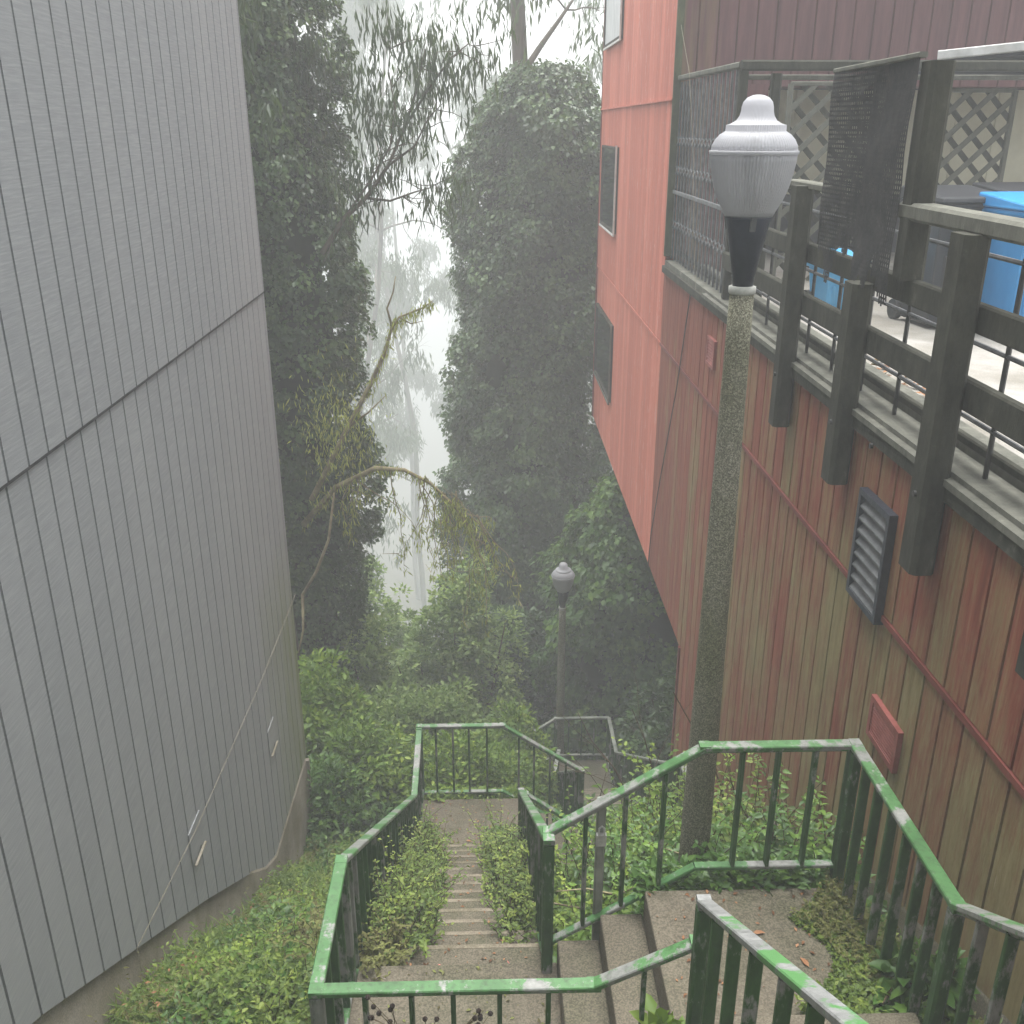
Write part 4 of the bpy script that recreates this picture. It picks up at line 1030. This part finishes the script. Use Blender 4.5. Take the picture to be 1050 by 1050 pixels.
def blob(rg, n):
    x = rg.uniform(1.5, 2.5, n * 3); y = rg.uniform(3.3, 4.75, n * 3); k_ = (x - 1.62) > .45 * np.abs(np.sin(y * 5)) * .5 + (y - 3.4) * .22 - .08
    return np.stack([x[k_], y[k_]], 1)[:n]
cover('ground_cover', 'tangle of low weeds spilling over the right half of the upper landing', blob, 5200, .02, .26, 9, .034, M['weed'], 206, zland)
cover('dry_weeds', 'reddish brown dry weeds on the upper landing', blob, 3000, .02, .24, 9, .028, M['weed_dry'], 207, zland)
cover('ground_cover', 'dark undergrowth covering the slope beyond the square landing', rect(-3.2, 3.5, 10.3, 19), 15000, .1, .6, 8, .11, M['ivy_light'], 208)
cover('ground_cover', 'weeds on the bank below the near railing', rect(-.9, .95, 2.2, 3.55), 2200, .04, .22, 8, .05, M['weed'], 209)
cover('ground_cover', 'strip of weeds along the bottom rail behind the upper landing', rect(.9, 2.3, 4.68, 4.9), 900, .03, .16, 8, .06, M['fern'], 210, lambda X, Y: np.full_like(X, -4.4))
cover('ground_cover', 'strip of weeds along the end of the square landing', rect(-.9, .5, 10.1, 10.3), 700, .03, .2, 8, .07, M['bush'], 211, lambda X, Y: np.full_like(X, -7.95))
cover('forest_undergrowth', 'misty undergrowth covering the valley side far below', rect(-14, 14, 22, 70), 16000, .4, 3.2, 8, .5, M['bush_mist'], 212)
for i, (l, x, y, rx, ry, h, mm, n_) in enumerate([
    ('tall leafy weeds against the outside of the left railing near its front corner', -1.2, 4.3, .25, .5, .5, 'weed', 90),
    ('yellowish weed thicket outside the left railing at mid height', -1.25, 5.6, .28, .6, .45, 'weed_dry', 100),
    ('bright broad-leaved plants in the middle of the grey house slope', -1.75, 5.4, .35, .5, .42, 'bush', 90),
    ('bramble patch close to the grey house foundation', -2.05, 6.8, .25, .6, .4, 'fern', 90),
    ('light green weed patch halfway down the grey house slope', -1.6, 7.4, .4, .6, .42, 'bush', 110),
    ('dark green plant at the bottom edge of the photo beside the grey house', -1.9, 4.2, .35, .35, .4, 'fern', 80),
    ('weed thicket at the lower end of the grey house slope', -1.6, 9.3, .45, .8, .5, 'weed', 120)]):
    weed('weed_patch', l, x, y, rx, ry, h, n_, .06, 400 + i, M[mm], None, 'weed patches on the grey house slope', nl=15, flop=.6)
# plant with big leaves between the near rail and the upper landing
shrub('big-leaved weed in the gap between the steps and the near sloping rail', .84, 3.5, .14, .12, .42, 22, 14, .11, 301, m_=M['bush'], z0=-4.5, crad=.09, name='weed_clump', cat='weed', group='weeds around the landings')
shrub('round-leaved weed on the right of the upper landing by the red wall', 2.25, 3.75, .16, .25, .4, 40, 14, .11, 302, m_=M['fern'], z0=-4.4, crad=.1, name='weed_clump', cat='weed', group='weeds around the landings')

# ---- dead mossy branches reaching into the gap
def deadtree():
    rg = np.random.default_rng(5)
    t = thing('dead_branch', 'dead mossy branch arching out of the left ivy tree into the misty gap', 'branch', (-3.1, 15.9, -6.3))
    b = MB()
    main = [(-3.3, 16.2, -6.6), (-2.6, 15.8, -5.75), (-1.88, 15.5, -5.31), (-1.4, 15.5, -5.35), (-.99, 15.5, -5.58), (-.62, 15.5, -5.95), (-.35, 15.5, -6.39), (-.22, 15.5, -6.8)]
    b.tube(main, [.06, .05, .042, .035, .028, .02, .014, .008], 8)
    up = [(-3.0, 15.6, -5.9), (-2.3, 15.5, -4.6), (-1.9, 15.5, -3.9), (-1.65, 15.5, -3.4), (-1.5, 15.5, -2.95), (-1.38, 15.5, -2.8), (-1.0, 15.5, -2.65), (-.85, 15.5, -2.55)]
    b.tube(up, [.05, .042, .035, .03, .024, .018, .012, .007], 8)
    b.tube([(-1.5, 15.5, -2.95), (-1.56, 15.45, -2.65), (-1.45, 15.4, -2.4), (-1.4, 15.4, -2.15)], [.02, .016, .012, .006], 6)
    b.tube([(-1.38, 15.5, -2.8), (-1.2, 15.5, -2.9), (-1.0, 15.5, -2.86)], [.014, .01, .005], 6)
    b.tube([(-2.3, 15.5, -4.6), (-1.95, 15.5, -4.35), (-1.65, 15.4, -4.05)], [.025, .016, .007], 6)
    b.tube([(-3.3, 15.6, -7.7), (-3.0, 15.5, -7.2), (-2.75, 15.5, -6.6), (-2.6, 15.5, -5.75)], [.03, .028, .024, .018], 6)
    b.tube([(-3.3, 15.6, -7.7), (-3.3, 15.4, -8.3), (-3.4, 15.3, -8.7)], [.03, .02, .012], 6)
    tw = MB(); mossP = []
    for k_ in range(30):
        i = rg.integers(1, len(main) - 1); p = np.array(main[i]) * (1 - .5) + np.array(main[i + 1]) * .5 + rg.normal(size=3) * (.15, .02, .02)
        q = p.copy(); pts = [q.copy()]; d = np.array([rg.normal() * .6, rg.normal() * .3, -1.])
        Ls = rg.uniform(.5, 1.8)
        for s in range(6):
            d = unit(d + rg.normal(size=3) * .22 + (0, 0, -.15)); q = q + d * Ls / 6; pts.append(q.copy())
            for _ in range(9): mossP.append(q + rg.normal(size=3) * .035 - (0, 0, rg.random() * .12))
            if rg.random() < .35: tw.tube([q, q + unit(rg.normal(size=3) + (0, 0, -.6)) * .35], [.007, .003], 4)
        tw.tube(pts, [.012 - .0014 * s for s in range(7)], 5)
    b.build('limb', M['twig'], t, smooth=True); tw.build('twigs', M['twig'], t)
    for poly in (main, up):
        for a, c in zip(poly[:-1], poly[1:]):
            for _ in range(60):
                f = rg.random(); mossP.append(np.array(a) * (1 - f) + np.array(c) * f + rg.normal(size=3) * .04)
    for _ in range(700): mossP.append(np.array((-2.45, 15.45, -4.6)) + rg.normal(size=3) * (.32, .2, .45))
    mp = np.array(mossP)
    leaves('moss', mp, np.array([0, 0, -1.]) + rg.normal(size=mp.shape) * .35, rg.normal(size=mp.shape), .13 * rg.uniform(.5, 1.4, len(mp)), .022, M['moss'], t, rg=rg)
deadtree()
def gumlimb():
    rg = np.random.default_rng(9)
    t = thing('eucalyptus_limb', 'slender eucalyptus limb with hanging leaf clusters reaching right into the gap', 'branch', (-3.4, 16.4, -2.2))
    b = MB(); L_ = []
    px = lambda x, y, Y=16.: np.array(pix(x, y, Y))
    lim = [[(330, 260), (352, 225), (375, 203), (398, 170), (415, 130), (428, 90), (436, 50)],
           [(375, 203), (400, 206), (425, 197), (440, 193), (452, 186)],
           [(352, 225), (380, 185), (400, 150), (405, 110), (398, 70), (402, 30)],
           [(398, 170), (425, 150), (440, 120), (455, 105)],
           [(415, 130), (440, 90), (462, 60), (480, 45), (492, 50)]]
    for k_, l in enumerate(lim):
        P_ = [px(*q) for q in l]; n = len(P_)
        r0 = .045 if k_ == 0 else .022
        b.tube(P_, [r0 * (1 - .8 * i / (n - 1)) for i in range(n)], 7)
        for a_, c_ in zip(P_[:-1], P_[1:]):
            for _ in range(3):
                m1 = a_ * .5 + c_ * .5; e = m1 + unit(rg.normal(size=3) * (1, .4, .8) + (.3, 0, .2)) * rg.uniform(.25, .6)
                b.tube([m1, (m1 + e) / 2 + rg.normal(size=3) * .03, e], [.009, .006, .003], 4)
                if rg.random() < .5: L_.append(e)
    for q in [(452, 186), (446, 190), (460, 192), (388, 60), (395, 90), (420, 60), (432, 75), (440, 60), (405, 40), (380, 30), (410, 25), (385, 110), (415, 110), (390, 130), (372, 140), (400, 165), (412, 170), (480, 60), (488, 75), (492, 55), (470, 75), (425, 35), (372, 90), (365, 60), (362, 170)]:
        for _ in range(2): L_.append(px(*q) + rg.normal(size=3) * .1)
    b.build('limb', M['bark'], t, smooth=True)
    L_ = np.array(L_); P = np.repeat(L_, 20, 0) + rg.normal(size=(len(L_) * 20, 3)) * (.13, .13, .16)
    D = unit(np.array([0, 0, -1]) + rg.normal(size=P.shape) * .22)
    ln = .24 * rg.uniform(.6, 1.25, len(P))
    leaves('foliage', P, D, rg.normal(size=P.shape), ln, .035, M['gum'], t, tone=rg.random(len(P)) * .6, rg=rg)
def pix(px, py, Y):
    yaw = math.atan(.028 * math.cos(TH)); x = (px - 525) / 1000.; u = -(py - 525) / 1000.
    d = (x, math.cos(TH) + u * math.sin(TH), -math.sin(TH) + u * math.cos(TH))
    c, s_ = math.cos(-yaw), math.sin(-yaw); d = (c * d[0] - s_ * d[1], s_ * d[0] + c * d[1], d[2])
    return [v * Y / d[1] for v in d]
gumlimb()
# cut brush lying on the slope behind the steps
rg = np.random.default_rng(33)
b = MB()
for _ in range(34):
    x = rg.uniform(.6, 1.9); y = rg.uniform(5.2, 8.2); z = float(ground(x, y)) + rg.uniform(.1, .45); d = unit(rg.normal(size=3) * (1, 1, .25)); L_ = rg.uniform(.3, .8)
    b.tube([(x, y, z), np.array((x, y, z)) + d * L_ * .5 + (0, 0, .04), np.array((x, y, z)) + d * L_], [.009, .007, .003], 5)
tag(b.build('dry_brush', M['twig']), 'pile of dry pale twigs on the slope behind the three short steps', 'twigs', None, 'stuff')
b = MB()
for (x, y, h_, dx) in ((2.2, 6.6, 1.9, -.5), (2.3, 6.2, 1.7, -.3), (2.0, 8.2, 2.1, -.8), (1.9, 8.6, 2.2, -.3), (1.2, 10.8, 1.2, .3)):
    b = MB(); z = float(ground(x, y)); p = np.array((x, y, z)); branch(b, p, (dx * .5, rg.normal() * .2, 1), h_, .012, rg, 1, 3, None, 0, .35, 6, (2, 4), .5)
    tag(b.build('bare_shoot', M['twig_dark']), {6.6: 'bare shoot leaning left from beside the red wall, nearest of three', 6.2: 'bare shoot rising behind the upper railing near the red wall', 8.2: 'long bare shoot slanting left across the base of the lamp pole', 8.6: 'upright bare shoot against the far red wall', 10.8: 'small bare shoot beyond the small brown landing'}[y], 'shoot', 'bare shoots along the red wall')
# wilted seed head plant in front of the near railing
t = thing('seed_head_plant', 'dead plant with small black seed heads in front of the near railing', 'plant', (-.35, 3.35, -4.9))
b = MB(); hd = []
for k_ in range(8):
    p = np.array([-.35 + rg.normal() * .06, 3.4 + rg.normal() * .05, -4.5]); e = np.array([-.32 + rg.normal() * .2, 3.3 + rg.normal() * .06, rg.uniform(-3.92, -3.72)])
    m1 = (p + e) / 2 + rg.normal(size=3) * .05; b.tube([p, m1, e], [.004, .003, .002], 5); hd.append(e)
    for _ in range(3):
        q = e + rg.normal(size=3) * (.07, .03, .05); b.tube([m1 * .3 + e * .7, q], [.002, .0015], 4); hd.append(q)
b.build('stems', M['twig_dark'], t)
for q in hd: MB().lathe(q, [(.002, -.012), (.011, -.006), (.013, .003), (.007, .011), (.002, .014)], 7).build('seed_head', M['black'], t)
# litter
def ribbon(label, pts, w_):
    q = MB()
    for a, c in zip(pts[:-1], pts[1:]): q.bar(a, c, w_, .004)
    tag(q.build('plastic_strip', M['pink']), label, 'litter', 'pink strips of plastic on the stairs')
z1 = stair_z(4.8)
ribbon('pink plastic strip lying on the tread below the lower landing, left one', [(-.36, 4.9, z1 + .008), (-.3, 4.86, z1 + .012), (-.22, 4.84, z1 + .01)], .022)
ribbon('pink plastic strip standing on the step below the landing, right one', [(.10, 4.86, z1 + .006), (.115, 4.84, z1 + .06), (.1, 4.83, z1 + .1)], .018)
ribbon('pink plastic scrap on the lower landing behind the near rail', [(.1, 3.72, -4.94), (.13, 3.78, -4.9), (.2, 3.74, -4.935)], .035)
LF = ['brown fallen leaf near the middle of the upper landing', 'orange brown leaf at the edge of the weeds on the upper landing', 'brown leaf on the upper landing beside the near sloping rail',
      'tiny leaf left of centre on the square landing', 'tiny leaf right of centre on the square landing', 'brown leaf on the lower landing by the left railing', 'brown leaf at the back of the upper landing, below the railing']
lf = [(1.5, 4.3), (1.75, 4.05), (1.72, 3.75), (-.3, 9.3), (.0, 9.5), (-.5, 4.2), (1.2, 4.45)]
for i, (x, y) in enumerate(lf):
    z = -4.33 if x > .9 else (-7.85 if y > 8.9 else -4.95)
    q = np.array([[x, y, z + .006]])
    o = leaves('fallen_leaf', q, [[math.cos(i * 2.), math.sin(i * 2.), .12]], [[0, 0, 1.]], .075, .03, M['deadleaf'], None, (x, y, z), tone=np.array([.8]), six=True)
    tag(o, LF[i], 'leaf', 'small brown fallen leaves on the landings')
lf = rng.uniform((3.0, 6.5), (3.3, 8.5), (60, 2))
o = leaves('leaf_litter', np.column_stack([lf, np.full(60, -1.785)]), np.column_stack([rng.normal(size=(60, 2)), np.full(60, .2)]), np.tile([0, 0, 1.], (60, 1)), .1, .05, M['deadleaf'], None, (3.1, 7.5, -1.79))
tag(o, 'dry reddish leaves gathered along the kerb of the upper deck', 'leaves', None, 'stuff')
def litter(name, label, x0, x1, y0, y1, zf, n, sd_):
    rg = np.random.default_rng(sd_); X = rg.uniform(x0, x1, n); Y = rg.uniform(y0, y1, n); Z = np.array([zf(y) for y in Y]) + .006
    sz = rg.uniform(.012, .04, n)
    o = leaves(name, np.column_stack([X, Y, Z]), np.column_stack([rg.normal(size=(n, 2)), np.full(n, .1)]), np.tile([0, 0, 1.], (n, 1)) + rg.normal(size=(n, 3)) * .2, sz, sz * .5, M['deadleaf'] if sd_ % 2 else M['weed_dry'], None, (float(X.mean()), float(Y.mean()), float(Z.mean())), rg=rg)
    tag(o, label, 'leaves', None, 'stuff')
litter('leaf_litter', 'tiny brown leaf bits scattered on the upper landing', .95, 2.15, 3.6, 4.65, lambda y: -4.33, 160, 1)
litter('leaf_litter', 'tiny leaf bits scattered on the lower landing', -.85, .35, 3.6, 4.7, lambda y: -4.95, 150, 2)
litter('leaf_litter', 'tiny leaf bits scattered on the square landing', -.85, .35, 9.0, 10.05, lambda y: -7.85, 200, 3)
litter('leaf_litter', 'brown leaf bits on the soil of the grey house slope', -2.4, -.95, 3.3, 10, lambda y: float(ground(-1.7, y)) + .12, 500, 7)
litter('leaf_litter', 'tiny leaf bits scattered down the long flight of steps', -.6, .25, 4.76, 8.9, lambda y: stair_z(y), 420, 5)
# hanging wires by the gate and down the wall
cb = MB(); cb.tube([(XW - .05, 13.7, 1.2), (XW - .06, 12.9, .6), (XW - .08, 12.2, -.4), (XW - .09, 11.9, -1.2), (XW - .06, 11.7, -1.8)], .0028, 5)
tag(cb.build('cable', M['foundation']), 'thin pale wire looping down past the folding gate', 'cable')
cb = MB(); cb.tube([(XW - .035, 12.1, -1.9), (XW - .03, 12.6, -3.2), (XW - .03, 13.4, -4.8), (XW - .03, 13.9, -5.9), (XW - .03, 14.0, -6.5)], .008, 5)
tag(cb.build('cable', M['iron']), 'thin dark cable trailing down the red wall left of the lamp pole', 'cable')

# ------------------------------------------------------------------ haze
hm = bpy.data.materials.new('haze'); hm.use_nodes = True; nt = hm.node_tree; nt.nodes.clear()
out = nt.nodes.new('ShaderNodeOutputMaterial'); pv = nt.nodes.new('ShaderNodeVolumePrincipled')
pv.inputs['Color'].default_value = (.76, .785, .79, 1); pv.inputs['Density'].default_value = HAZE; pv.inputs['Anisotropy'].default_value = 0.
nt.links.new(pv.outputs[0], out.inputs['Volume'])
hz = MB().box(-310, 310, -32, 410, -78, 12).build('haze', hm, origin=(0, 0, 0)); tag(hz, kind='stuff')
